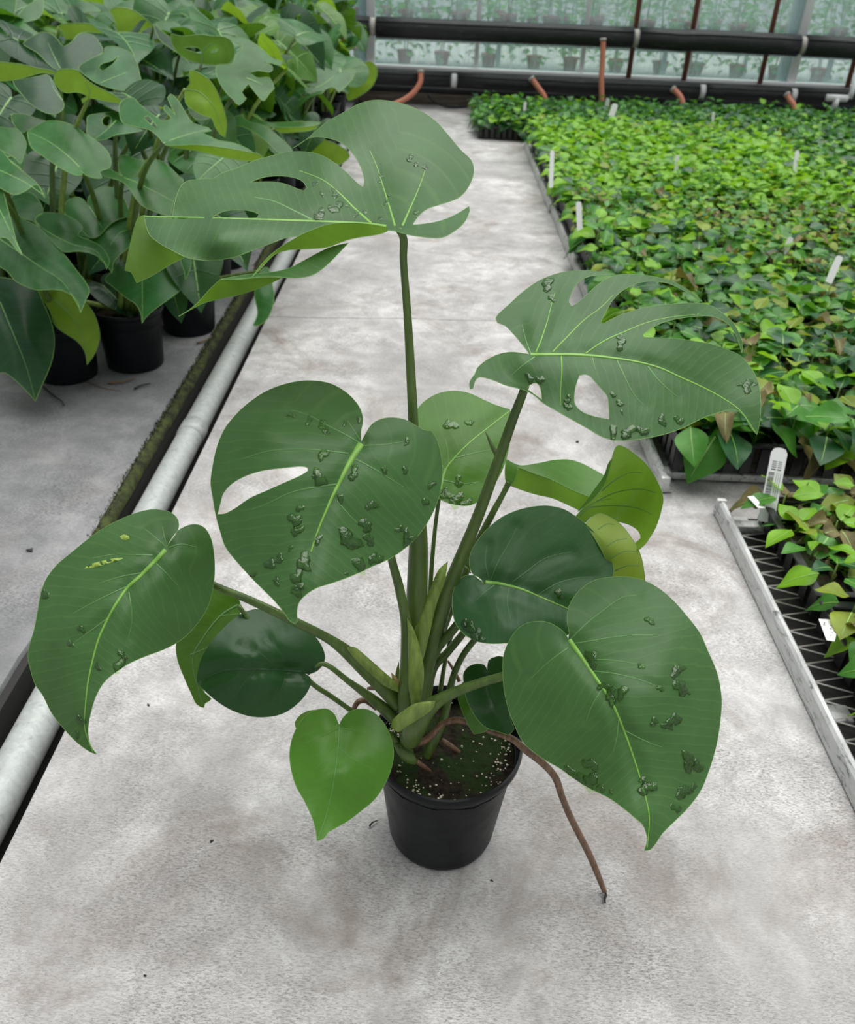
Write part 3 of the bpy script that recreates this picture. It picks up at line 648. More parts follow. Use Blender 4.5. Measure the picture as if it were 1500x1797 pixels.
# --- leaf G, rolled up leaf
L = Leaf(720, 660, 0.32)
L.sheet([(525,455,1),(518,520),(525,580),(560,592),(592,500,1),(680,535),(780,570),(880,620),(985,665,1),(1010,620),(1062,545,1),(1000,510),(930,475),(860,458),(780,462),(700,478),(600,490)], [(525,455,1.125),(540,585,1.115),(592,500,1.115),(860,458,1.18),(985,665,1.13),(1062,545,1.165),(780,570,1.12)])
L.sheet([(548,600,1),(575,560),(592,502,1),(680,537),(780,572),(880,622),(985,667,1),(930,738,1),(860,705),(780,670),(700,652),(620,628)], [(548,600,1.117),(592,502,1.115),(780,572,None),(985,667,1.13),(930,738,1.125),(700,652,1.125)], under=True)
L.sheet([(905,770,1),(960,710),(1020,650),(1070,580),(1095,500),(1110,430),(1130,385),(1160,383),(1220,420),(1290,480),(1345,560),(1385,660),(1372,750),(1345,830),(1310,890),(1285,925),(1250,955,1),(1235,915),(1262,890),(1250,850),(1200,815),(1130,795),(1060,760),(1000,765),(960,805,1)], [(905,770,1.115),(1070,580,1.085),(1130,385,1.08),(1240,600,1.13),(1385,660,1.09),(1250,955,1.075),(1130,795,1.14),(1330,860,1.08),(1130,690,1.14)], under=True)
fG = L.f
L.vein([(920,765),(960,730),(1020,690),(1100,670)], 7, 2, 0); [L.vein(l, 2.6, 1, 1) for l in ([(1000,700),(1120,640),(1250,620),(1350,640)],[(980,720),(1100,710),(1230,720),(1330,760)],[(1050,630),(1120,570),(1200,530),(1270,530)])]
L.sheet([(915,745,1),(985,690),(1040,630),(1075,570),(1098,490),(1108,450,1),(1085,480),(1062,545),(1010,620),(960,690)], [(915,745,1.112),(1040,630,1.085),(1100,480,1.075),(1010,620,1.095),(1062,545,1.088)])
L.build(hero, [M_LEAFY, M_EDGE], 'rolled up leaf at the right showing its bright underside')
# --- leaf I, yellow-green underside
L = Leaf(720, 660, 0.32)
L.sheet([(960,812,1),(1000,768),(1040,752),(1090,770),(1150,810),(1200,870),(1250,950),(1275,1030),(1287,1125,1),(1200,1150),(1110,1110),(1050,960)], [(960,812,1.09),(1287,1125,1.075),(1200,870,1.09),(1090,770,1.11),(1110,1110,1.09),(1130,960,1.075)], under=True)
[L.vein(l, 2.2, 0.8, 1) for l in ([(1080,930),(1130,900),(1190,890)],[(1100,1000),(1170,960),(1240,960)],[(1120,1070),(1190,1040),(1260,1040)],[(1030,840),(1080,810),(1120,815)])]
L.build(hero, [leaf_mat('monstera_leaf_pale', (0.06, 0.17, 0.03), (0.24, 0.36, 0.05), (0.36, 0.50, 0.05), 0.4, 0.35, 0.15), M_EDGE], 'pale yellow-green leaf underside behind the dark leaf')
# --- leaf H
L = Leaf(720, 660, 0.32)
midH = [(412,1128),(500,1140),(600,1165),(700,1205),(790,1245),(860,1275),(950,1330)]
latH = [[(440,1115),(480,1020),(520,950),(560,880),(580,830)],[(560,1130),(640,1070),(720,1010),(800,980),(880,965)],[(700,1200),(800,1140),(900,1110),(1000,1100)],[(460,1145),(400,1190),(360,1230)],[(540,1160),(530,1240),(550,1330)],[(430,1105),(410,1020),(420,930)]]
L.sheet([(405,1135,1),(370,1100),(330,1092),(280,1105),(245,1150),(230,1210),(232,1290),(250,1360),(300,1420),(370,1455),(440,1467),(540,1463),(650,1450),(760,1440),(860,1420),(960,1350),(1060,1230),(1112,1090),(1105,1020),(1080,950),(1030,880),(960,810),(900,765),(840,730),(760,712),(680,715),(590,735),(500,775),(420,840),(370,900),(335,960),(322,1020),(335,1075),(372,1112)],
  [(405,1135,1.048),(760,712,1.10),(1112,1090,1.075),(232,1290,1.04),(440,1467,1.01),(860,1420,1.03),(650,1100,1.05),(335,960,1.075),(960,810,1.09),(480,900,1.08),(550,1330,1.015)], (), midH, fold=0.008, lats=latH)
L.vein(midH, 8, 2); [L.vein(l, 2.8, 1, 1) for l in latH]
L.drop((330,1380,40),(360,1420,40),(295,1360,26),(815,1190,26),(390,1445,22))
L.build(hero, [leaf_mat('monstera_leaf_deep', (0.026, 0.085, 0.033), (0.09, 0.2, 0.03), (0.10, 0.26, 0.02), 0.38, 0.18, 0.2, (0.06, 0.15, 0.05)), M_EDGE], 'deep green round leaf tucked above the low right leaf', (None, mat('side_vein_mid', (0.06, 0.15, 0.05), 0.4)))
# --- leaf J
L = Leaf(30, 860, 0.38)
midJ = [(1310,838),(1200,830),(1080,828),(960,832),(860,870)]; latJ = [[(1200,830),(1130,760),(1040,720)],[(1260,835),(1220,760),(1150,690)],[(1240,838),(1230,900),(1190,970)],[(1100,830),(1040,900),(1000,960)]]
L.sheet([(1322,845,1),(1345,850),(1385,835),(1415,800),(1420,760),(1400,710),(1360,660),(1300,610),(1230,565),(1160,548),(1090,552),(1020,580),(950,640),(890,710),(850,780),(832,850),(830,890,1),(870,930),(930,980),(1000,1020),(1080,1045),(1160,1047),(1230,1030),(1290,990),(1335,940),(1357,890),(1350,862)],
  [(1322,845,1.078),(830,890,1.04),(1160,548,1.10),(1160,1047,1.055),(1415,780,1.085),(1080,800,1.035),(950,640,1.07),(1340,930,1.075),(1000,1010,1.05)], (), midJ, fold=0.009, lats=latJ)
L.vein(midJ, 5, 2, 1); [L.vein(l, 2.6, 1, 1) for l in latJ]
L.build(hero, [M_LEAFD, mat('leaf_margin_dark', (0.05, 0.13, 0.03), 0.4)], 'small very dark glossy round leaf at the left', (M_VEIND, M_VEIND))
# --- leaf K
L = Leaf(30, 860, 0.38)
midK = [(1020,530),(940,580),(860,680),(810,790),(855,985)]
L.sheet([(895,440),(960,460),(1015,490),(1033,540),(1020,590),(960,660),(900,720),(850,800),(838,880),(870,940),(897,965),(868,985),(862,1005,1),(830,990),(800,930),(765,850),(740,780),(735,710),(760,660),(830,600),(880,520)], [(1020,520,1.10),(862,1000,1.09),(740,730,1.115),(880,700,1.09),(895,440,1.12)], (), midK, fold=0.004)
L.vein(midK, 5, 2, 1); L.vein([(940,580),(1000,575),(1025,570)], 3, 1, 1); L.vein([(800,760),(860,735),(900,715)], 3, 1, 1)
L.build(hero, [leaf_mat('monstera_leaf_olive', (0.05, 0.125, 0.012), (0.12, 0.25, 0.03), (0.13, 0.30, 0.01), 0.32, 0.22, 0.3, (0.09, 0.2, 0.03)), M_EDGE], 'olive green leaf half hidden behind the dark one')
# --- leaf L
L = Leaf(480, 1000, 0.306667)
midL = [(375,890),(372,980),(362,1080),(345,1200),(320,1330),(290,1440),(252,1545)]; latL = [[(372,900),(320,930),(250,960),(180,1000)],[(378,905),(450,915),(530,940)],[(368,1010),(300,1080),(230,1150)],[(370,1020),(450,1080),(540,1130)]]
L.sheet([(375,888,1),(395,850),(430,815),(480,797),(540,800),(590,830),(640,890),(675,970),(687,1050),(675,1130),(640,1220),(580,1310),(500,1380),(420,1440),(350,1480),(310,1505),(290,1535),(247,1553,1),(243,1500),(225,1430),(180,1330),(130,1240),(100,1140),(92,1050),(105,970),(140,890),(190,830),(250,800),(310,797),(350,830),(366,870)],
  [(375,888,1.066),(247,1553,.985),(92,1050,1.05),(687,1050,1.06),(360,1150,1.015),(250,800,1.07),(520,800,1.075),(500,1380,1.03)], (), midL, fold=0.003, lats=latL)
L.vein(midL, 5, 2, 1); [L.vein(l, 2.4, 1, 1) for l in latL]
L.sheet([(128,908,1),(122,872),(150,832),(200,806),(245,800,1),(190,830),(140,890)], [(128,908,1.075),(200,806,1.085),(160,860,1.083),(245,800,1.075)], under=True, edge=0)
L.build(hero, [leaf_mat('monstera_leaf_fresh', (0.062, 0.185, 0.022), (0.13, 0.28, 0.03), (0.2, 0.45, 0.02), 0.34, 0.25, 0.18, (0.09, 0.24, 0.04)), M_EDGE], 'small fresh green heart leaf hanging over the front rim', (None, mat('side_vein_fresh', (0.085, 0.23, 0.04), 0.4)))
# --- leaf M
L = Leaf(480, 1000, 0.306667)
L.sheet([(1088,640,1),(1085,600),(1110,558),(1160,538),(1205,545),(1222,575,1),(1230,520),(1265,500),(1310,498),(1345,560),(1340,700),(1355,850),(1375,912),(1342,945,1),(1280,925),(1220,905),(1165,855),(1120,780),(1095,710)], [(1088,640,1.075),(1160,540,1.09),(1345,600,1.06),(1342,945,1.05),(1150,840,1.055),(1220,700,1.075),(1222,575,1.088)], midrib=[(1222,590),(1240,700),(1280,820),(1342,940)], fold=0.003)
fM = L.f
L.sheet([(1088,640,1),(1065,670),(1055,735),(1080,810),(1115,890),(1145,940,1),(1200,930),(1232,908,1),(1165,855),(1120,780),(1095,710)], [(1088,640,None),(1120,780,None),(1232,908,None),(1055,735,1.085),(1145,940,1.075)], under=True)
L.build(hero, [M_LEAFD, M_EDGE], 'small dark folded leaf above the soil at the right')

# ------------------------------------------------------------------ generic monstera leaves for the plants at the left
def norm_leaf(outl, holes, fold, droop, curl, wave, seed, mats, step=0.075):
    """a leaf of length 1: stalk joint at the origin, tip at +y, upper side +z"""
    S = 300.0
    ol = spline_outline([tuple([p[0]*S, p[1]*S] + list(p[2:])) for p in outl], 13); hl = [spline_outline([(p[0]*S, p[1]*S) for p in h], 11) for h in holes]
    V, T = triangulate(ol, hl, step*S); V = V / S
    def z(x, y):
        a = np.abs(x)
        return fold*a - curl*a*a - droop*np.clip(y, 0, None)**2 - droop*0.9*np.clip(-y, 0, None)**1.5 + wave*np.sin(y*9 + seed + 3*a)*a - 0.02*np.exp(-(a/0.05)**2)
    W = [Vector((x, y, zz)) for x, y, zz in zip(V[:, 0], V[:, 1], z(V[:, 0], V[:, 1]))]
    mb = MB(); mb.add(W, [(a, c, b) for a, b, c in T.tolist()])
    def strip(P, w0, w1, m):
        P = np.array(P, float); n = len(P); VV = []
        for i in range(n):
            tn = P[min(i+1, n-1)] - P[max(i-1, 0)]; tn /= np.linalg.norm(tn); nr = np.array([-tn[1], tn[0]]); wd = w0 + (w1-w0)*i/(n-1)
            for o_, u in ((-1, 0.0), (0, 0.6), (1, 0.0)):
                q = P[i] + nr*wd*o_; VV.append((q[0], q[1], float(z(q[0], q[1])) + 0.010 + u*wd))
        mb.add(VV, [(i*3+k, i*3+k+1, i*3+k+4, i*3+k+3) for i in range(n-1) for k in (0, 1)], m)
    strip([(0, y) for y in np.linspace(0, 0.95, 10)], 0.016, 0.004, 1)
    for sd in (-1, 1):
        for y0, x1, y1 in ((0.0, 0.30, -0.17), (0.06, 0.40, 0.12), (0.25, 0.38, 0.40), (0.45, 0.28, 0.60)):
            strip([(sd*x1*u, y0 + (y1-y0)*(0.6*u + 0.4*u*u)) for u in np.linspace(0, 1, 5)], 0.007, 0.003, 2)
    uv = [(v.x*1.2, v.y*1.2) for v in mb.V]
    return mesh_of('monstera_blade', mb.V, mb.F, mats, mb.m, True, uv)
def sym(right): return right + [(-p[0],) + tuple(p[1:]) for p in right[::-1] if abs(p[0]) > 1e-6]
HEART = sym([(0, 0, 1), (0.03, -0.09), (0.10, -0.19), (0.20, -0.235), (0.31, -0.20), (0.39, -0.09), (0.43, 0.06), (0.435, 0.24), (0.405, 0.42), (0.335, 0.60), (0.225, 0.77), (0.10, 0.90), (0.035, 0.955), (0, 1.0, 1)])
rsd = [(0, 0, 1), (0.04, -0.10), (0.12, -0.20), (0.24, -0.25), (0.36, -0.21), (0.45, -0.10), (0.50, 0.02, 1), (0.36, 0.045), (0.22, 0.07), (0.22, 0.10), (0.36, 0.10), (0.50, 0.13), (0.50, 0.27, 1), (0.38, 0.25), (0.24, 0.23), (0.23, 0.265), (0.34, 0.31), (0.46, 0.38), (0.42, 0.52, 1), (0.32, 0.46), (0.20, 0.41), (0.19, 0.45), (0.27, 0.53), (0.34, 0.63), (0.24, 0.77), (0.10, 0.91), (0, 1.0, 1)]
SPLIT = sym(rsd)
HOLED = HEART
slit = [[(0.12, 0.22), (0.20, 0.20), (0.32, 0.24), (0.30, 0.30), (0.20, 0.28)], [(-0.14, 0.10), (-0.24, 0.06), (-0.33, 0.10), (-0.24, 0.15)]]
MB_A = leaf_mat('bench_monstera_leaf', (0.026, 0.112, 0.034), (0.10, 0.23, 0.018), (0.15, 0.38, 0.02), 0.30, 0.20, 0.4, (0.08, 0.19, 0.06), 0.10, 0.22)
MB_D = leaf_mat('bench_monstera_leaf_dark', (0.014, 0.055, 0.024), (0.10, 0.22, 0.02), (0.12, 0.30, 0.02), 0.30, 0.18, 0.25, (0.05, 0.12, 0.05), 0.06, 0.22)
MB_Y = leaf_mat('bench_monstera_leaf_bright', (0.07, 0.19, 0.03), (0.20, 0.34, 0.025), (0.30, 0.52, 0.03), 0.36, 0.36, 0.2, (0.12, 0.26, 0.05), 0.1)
M_BRIB = mat('bench_midrib', (0.13, 0.29, 0.06), 0.4); BL = {}
for key, (ol, hl, pr) in dict(h0=(HEART, (), (0.22, 0.25, 0.10, 0.05)), h1=(HEART, (), (0.10, 0.10, 0.45, 0.03)), h2=(HEART, (), (0.45, 0.35, 0.15, 0.08)), s0=(SPLIT, (), (0.22, 0.22, 0.30, 0.10)), s1=(SPLIT, (), (0.38, 0.12, 0.15, 0.16)), d0=(HOLED, slit, (0.25, 0.25, 0.25, 0.06))).items():
    for mk, mm in (('a', MB_A), ('d', MB_D), ('y', MB_Y)):
        BL[key + mk] = norm_leaf(ol, hl, *pr, seed=len(BL), mats=[mm, M_BRIB, M_VEIN if mk == 'a' else M_VEIND if mk == 'd' else M_EDGE])
mbp = MB(); mbp.lathe(pot_prof(0.185, 0.105, 0.082), n=32); POT_ME = mbp.mesh('pot', M_POT)
V, Fc = soil_disc(0.0955, 0.160, (0, 0), 20, seed=4); SOIL_ME = mesh_of('soil', V, Fc, M_SOIL)
rs = random.Random(21)
pots = [(-1.075, 2.335), (-0.905, 2.435), (-0.815, 2.735), (-1.30, 2.52), (-1.12, 2.70), (-1.02, 2.98)]
for i in range(13):
    y = 3.10 + i*0.345
    for x in (-0.82, -1.14, -1.46, -1.78, -2.10):
        pots.append((x + rs.uniform(-.03, .03), y + (0.17 if round((x+.82)/.32) % 2 else 0) + rs.uniform(-.03, .03)))
pots += [(-1.43, 2.85), (-1.62, 2.60), (-1.75, 2.95), (-1.52, 2.28), (-1.86, 2.45)]  # plants mostly out of view at left, added to deepen the shade there
pots = [p for p in pots if -420 < proj((p[0], p[1], 0.75))[0] and p[1] < 7.15]
PL = []
def rowword(i):
    x, y = pots[i]
    return x, y
for i, (x, y) in enumerate(pots):
    e = empty('potted_monstera', (x, y, 0)); e['category'] = 'plant'; e['group'] = 'potted monsteras crowded on the left'
    for nm, me in (('pot', POT_ME), ('soil', SOIL_ME)):
        link(bpy.data.objects.new(nm, me), e)
    PL.append(dict(e=e, x=x, y=y, n=0))
near = ['front black pot with monstera half hidden by a dark hanging leaf', 'front monstera in the black pot seen most fully, beside the front corner pot', 'monstera in black pot next to the floor channel, front of the edge row']
for i, p in enumerate(PL):
    x, y = p['x'], p['y']
    if i < 3: p['e']['label'] = near[i]; continue
    col = min(4, max(0, int(round((-0.82 - x)/0.32)))); rank = sum(1 for q in PL[3:] if min(4, max(0, int(round((-0.82 - q['x'])/0.32)))) == col and q['y'] < y)
    nth = ['first', 'second', 'third', 'fourth', 'fifth', 'sixth', 'seventh', 'eighth', 'ninth', 'tenth', 'eleventh', 'twelfth', 'thirteenth', 'fourteenth', 'fifteenth', 'sixteenth', 'seventeenth']
    p['e']['label'] = 'potted monstera, %s from the front in the %s' % (nth[rank], ['row along the floor channel', 'second row from the floor channel', 'third row from the floor channel', 'fourth row from the floor channel', 'outermost row at the far left'][col])
MBN = dict(a=MB_A, d=MB_D, y=MB_Y)
def stalk(p, J, m):
    b = Vector((p['x'] + rs.uniform(-.03, .03), p['y'] + rs.uniform(-.03, .03), 0.155)); mid = b.lerp(J, 0.55) + Vector((0, 0, 0.10*(J.z > 0.3)))
    pts = catmull([b, mid, J], 5); mb = MB(); n = len(pts); mb.tube(pts, [0.010 - 0.006*k/(n-1) for k in range(n)], 7)
    mb.build('petiole', m, p['e'])
def put_leaf(p, key, J, T, wid, hint):
    J = Vector(J); T = Vector(T); L = (T - J).length; yv = (T - J).normalized(); h = Vector(hint); zv = (h - yv*h.dot(yv)).normalized(); xv = yv.cross(zv)
    o = bpy.data.objects.new('leaf', BL[key]); m = Matrix((xv*L*wid, yv*L, zv*L)).transposed().to_4x4(); m.translation = J - Vector((p['x'], p['y'], 0))
    link(o, p['e']); o.matrix_basis = m; p['n'] += 1
    stalk(p, J - zv*0.004, M_PET if key[2] != 'y' else M_SHEATH)
def entry(x, y, ztop=0.82, yf=2.22, xs=-0.56):
    r = ray(x, y); c = [0.3]
    if r[2] < 0: c.append((ztop - H)/r[2])
    c.append(yf/r[1])
    if r[0] < 0: c.append(xs/r[0])
    return min(max(c), 7.0)
UP = Vector((0, 0, 1))
# leaves seen one by one: crop origin and scale, tone, side (1 upper face, -1 underside), depth shift, tilt, outline, midrib, holes
CA, CB, CC, CD_, C1, P0 = (0, 0, .226667), (0, 220, .226667), (0, 440, .266667), (300, 0, .253333), (0, 0, .44), (0, 0, 1)
SH = [
 (P0,'a',1,-.25,.7,[(-25,312),(0,319),(5,333),(11,356),(17,379),(23,401),(29,424),(37,442),(39,449,1),(29,438),(18,424),(9,417),(-25,408)],[(-20,330),(10,390),(38,446)],[]),
 (P0,'a',1,-.12,.8,[(-25,400),(19,381),(45,387),(68,399),(91,424),(113,447),(127,465),(137,478),(149,493),(157,511),(151,525),(141,550,1),(137,531),(128,520),(112,511),(93,508),(67,509),(48,504),(27,493),(11,475),(-25,450)],[(-12,412),(30,440),(70,468),(110,495),(139,540)],[]),
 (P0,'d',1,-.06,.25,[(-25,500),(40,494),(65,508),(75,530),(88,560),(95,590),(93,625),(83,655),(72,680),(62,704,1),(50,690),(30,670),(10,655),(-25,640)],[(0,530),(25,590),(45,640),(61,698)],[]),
 (CC,'y',-1,.02,.1,[(245,262),(330,250),(420,258),(500,300),(560,340),(610,400),(640,470),(657,560),(640,640),(610,700),(572,752,1),(565,690),(545,640),(500,590),(430,545),(380,510),(350,470),(330,400),(280,320)],[(300,280),(420,380),(520,500),(580,700)],[]),
 (CC,'a',1,.04,.55,[(690,190),(740,130),(800,60),(900,60),(1000,90),(1100,100),(1180,165),(1215,190),(1200,240),(1150,290),(1080,340),(1000,400),(950,450),(935,478,1),(925,410),(890,350),(830,310),(770,260),(720,220)],[(930,80),(935,240),(938,460)],[]),
 (CC,'a',1,.06,.3,[(1185,45),(1230,35),(1258,60),(1250,120),(1220,190,1),(1210,130)],None,[]),
 (CB,'a',1,.03,.6,[(690,870),(720,810),(790,760),(850,700),(900,655),(960,690),(1040,760),(1080,800),(1040,900),(980,960),(920,1010),(880,1060),(865,1147,1),(830,1090),(760,1020),(700,920)],[(1040,800),(930,830),(850,930)],[]),
 (CB,'a',1,.10,.6,[(680,620,1),(640,570),(580,557),(520,590),(495,640),(505,690),(540,740),(600,780),(650,830),(690,868),(760,860),(860,760),(940,720),(1010,700),(990,640),(960,570),(910,510),(850,478),(780,478),(720,510),(680,570)],[(685,625),(730,690),(790,790)],[]),
 (CB,'a',1,.0,.7,[(335,675,1),(330,640),(300,580),(250,530),(190,515),(130,530),(90,560),(100,620),(140,690),(180,725),(250,740),(300,790),(360,850),(430,930),(500,980),(600,975),(700,990),(780,1030),(820,1080),(825,1117,1),(845,1060),(830,1000),(770,930),(690,890),(600,850),(640,800),(600,745),(520,700),(440,680)],[(330,680),(270,735),(380,830),(560,920),(740,970),(825,1100)],[]),
 (CB,'a',1,-.05,.9,[(620,340,1),(638,384),(600,390),(540,370),(450,320),(350,250),(250,180),(220,110),(213,50,1),(280,5),(370,-35),(480,-28),(580,10),(680,80),(760,130),(830,200),(858,270),(850,330),(800,345),(770,360),(790,408),(740,410),(680,395),(632,362)],[(615,325),(540,250),(450,175),(350,110),(222,52)],[]),
 (CB,'a',1,-.02,.7,[(958,405,1),(930,370),(915,310),(925,250),(960,230),(1010,245),(1080,268),(1180,270),(1250,275),(1320,330),(1390,400),(1420,430),(1380,520),(1345,590),(1330,650),(1320,700),(1260,690),(1190,665),(1110,630),(1060,580),(1020,520),(985,470),(930,430),(860,410),(790,390),(740,360),(735,345),(800,330),(870,350),(930,385)],[(960,405),(1050,440),(1150,490),(1250,540),(1345,590)],[]),
 (CA,'a',1,.06,.8,[(680,900),(760,880),(850,868),(920,860),(950,950),(1000,970),(1080,1000),(1110,1012,1),(1000,1032),(900,1045),(820,1078),(760,1088),(700,1062),(670,1030),(675,960)],[(900,930),(820,1010),(740,1070)],[[(790,930),(815,900),(845,895),(862,920),(855,960),(825,980),(800,970)]]),
 (C1,'a',1,-.12,1.0,[(475,430),(490,400),(530,390),(560,420),(600,450),(645,485,1),(682,472),(655,440),(660,420),(700,460,1),(668,390),(680,375),(710,400),(740,450),(770,490),(830,510),(846,522,1),(810,530),(840,545),(870,560),(930,570),(980,590),(1012,610,1),(900,590),(780,577),(720,580),(660,578),(640,556),(600,520),(560,510),(490,490)],[(652,570),(700,552),(770,530),(830,515)],[[(575,468),(590,462),(615,490),(628,512),(608,505)]]),
 (C1,'y',-1,-.13,.2,[(648,576,1),(780,577),(900,590),(1010,608),(1052,627,1),(1000,643),(900,630),(800,605),(700,590)],None,[]),
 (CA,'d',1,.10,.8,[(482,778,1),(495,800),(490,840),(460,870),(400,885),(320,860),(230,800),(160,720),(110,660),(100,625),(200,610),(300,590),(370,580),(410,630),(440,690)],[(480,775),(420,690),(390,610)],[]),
 (CA,'y',-1,.0,.25,[(415,620),(430,560),(470,538),(540,535),(600,545),(640,590),(700,640),(770,680),(850,720),(930,770),(948,802,1),(850,790),(770,775),(690,762),(640,802,1),(630,770),(670,745),(600,715),(510,720),(460,690)],[(685,760),(690,690),(640,600)],[]),
 (CA,'y',-1,.02,.2,[(-60,490),(100,490),(200,505),(300,530),(380,540),(432,562,1),(410,575),(330,565),(230,590),(120,620),(0,628),(-60,624)],None,[]),
 (CA,'a',1,.14,.7,[(810,370),(880,360),(950,380),(1020,420),(1060,490),(1080,570),(1090,640),(1030,650),(970,700),(880,690),(800,665),(740,640),(680,600),(630,560),(610,520),(660,480),(740,440),(810,405)],[(780,642),(880,600),(980,560)],[[(770,510),(800,490),(870,470),(920,430),(880,490),(830,530),(790,550),(765,530)]]),
 (CA,'y',-1,.05,.1,[(850,80),(900,60),(970,62),(1050,90),(1130,150),(1180,200),(1220,270),(1235,330),(1220,387,1),(1190,320),(1140,290),(1090,300),(1070,330),(1050,360),(1000,395),(940,360),(915,330),(905,240),(885,150)],[(945,362),(1000,300),(1060,240),(1150,230)],[]),
 (CA,'y',-1,.1,.2,[(455,205),(500,185),(600,180),(700,185),(760,215),(822,262,1),(740,255),(640,250),(580,290),(530,340),(500,290),(480,240)],None,[]),
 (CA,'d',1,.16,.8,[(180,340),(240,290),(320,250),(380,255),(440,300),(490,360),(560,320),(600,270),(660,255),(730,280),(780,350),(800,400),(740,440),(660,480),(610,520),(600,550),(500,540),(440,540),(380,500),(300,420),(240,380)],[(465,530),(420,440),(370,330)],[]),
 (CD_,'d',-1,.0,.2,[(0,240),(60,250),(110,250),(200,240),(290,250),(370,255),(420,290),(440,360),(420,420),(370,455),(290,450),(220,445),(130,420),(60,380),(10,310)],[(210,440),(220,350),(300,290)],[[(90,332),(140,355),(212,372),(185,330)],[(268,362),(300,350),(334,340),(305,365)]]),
 (CD_,'a',1,.05,.7,[(400,260),(480,260),(560,290),(640,350),(700,400),(782,430,1),(760,455),(700,440),(650,430,1),(702,460),(690,500),(600,490),(545,505,1),(600,540),(680,540),(716,612,1),(680,650),(640,700),(590,650),(535,580,1),(490,640),(522,682,1),(470,730),(430,690),(380,640),(330,560),(310,480),(330,450),(420,440),(450,380),(500,320)],[(520,540),(600,570),(640,590)],[]),
 (CD_,'a',1,-.1,.9,[(880,540),(950,490),(1010,460),(1080,440),(1130,490),(1150,512,1),(1220,485),(1272,482),(1265,530),(1220,590),(1162,642,1),(1120,600),(1070,620),(1040,650),(960,652),(925,612),(1000,602,1),(930,588),(1010,570,1)],[(1000,610),(1060,580),(1130,525)],[]),
 (CD_,'y',-1,-.2,.2,[(1220,440),(1280,430),(1310,470),(1340,430),(1390,430),(1425,470),(1425,530),(1390,600),(1330,650),(1260,690),(1230,700),(1210,650),(1205,560)],[(1310,470),(1270,560),(1230,680)],[]),
 (CD_,'y',-1,-.03,.1,[(130,490),(200,510),(270,560),(320,640),(360,740),(385,850),(376,952,1),(340,930),(300,870),(280,820),(220,800),(150,760),(100,710),(100,620),(130,580)],[(95,620),(200,640),(300,750),(372,940)],[]),
 (CD_,'a',1,-.02,.8,[(120,740),(170,712),(250,705),(318,740),(300,800),(240,830),(160,820)],[(130,750),(220,790),(290,790)],[]),
 (CD_,'a',1,-.1,.8,[(500,755,1),(560,800),(640,840),(700,850),(820,845),(940,842),(1045,848,1),(1000,870),(900,880),(780,885),(720,880),(640,880),(560,860),(520,830)],None,[]),
 (CD_,'y',-1,-.1,.1,[(720,890),(780,886),(900,880),(1000,870),(1020,880),(960,905),(860,915),(760,920)],None,[]),
 (CD_,'y',-1,-.12,.3,[(900,960),(980,950),(1040,960),(1120,990),(1200,1030),(1238,1082),(1200,1120),(1170,1140),(1100,1120),(1000,1090),(900,1040)],None,[]),
 (CD_,'a',1,-.04,.8,[(440,870),(500,880),(600,930),(680,1000),(760,1070),(840,1045),(740,940),(640,870),(540,845),(480,800),(430,820)],None,[]),
 (P0,'a',1,-.12,.9,[(-25,262),(0,262),(20,285),(45,305),(65,322),(78,347,1),(70,328),(60,325),(45,335),(25,342),(0,330),(-25,320)],[(-20,290),(40,318),(76,342)],[]),
 (CB,'a',1,.0,.9,[(-80,20),(60,20),(130,30),(180,80),(205,150),(190,220),(160,300),(120,260),(60,220),(0,190),(-80,150)],None,[]),
 (CA,'a',1,-.05,.9,[(-80,-60),(110,-40),(115,110),(110,152,1),(150,110),(190,60),(250,20),(330,-10),(335,80),(300,140),(250,160),(180,172,1),(240,220),(318,272,1),(220,310),(150,250),(112,212,1),(48,232,1),(70,340),(68,480),(-80,492)],[(110,158),(0,200),(-60,220)],[]),
 (P0,'a',1,-.08,.2,[(458,475),(470,470),(478,500),(480,530),(470,558),(455,571),(444,571,1),(452,550),(447,520),(450,495)],None,[]),
 (CA,'a',1,.12,.8,[(90,890),(180,885),(280,915),(360,945),(280,980),(210,1010),(170,1030),(110,970)],None,[]),
 (CA,'a',1,.2,.8,[(470,0),(560,-10),(680,20),(780,90),(700,90),(620,110),(570,175),(510,180),(490,90)],[(510,0),(560,70),(610,110)],[]),
 (CA,'a',1,.2,.8,[(890,50),(950,15),(1040,0),(1110,20),(1150,90),(1120,120),(1040,80),(970,60)],None,[]),
 (CA,'d',1,.12,.4,[(1190,190),(1260,250),(1330,300),(1400,380),(1480,450),(1500,520),(1400,430),(1300,360),(1230,300)],None,[]),
 (CA,'a',1,.12,.6,[(1200,180),(1300,170),(1380,185),(1420,260),(1440,340),(1380,280),(1290,250)],None,[]),
]
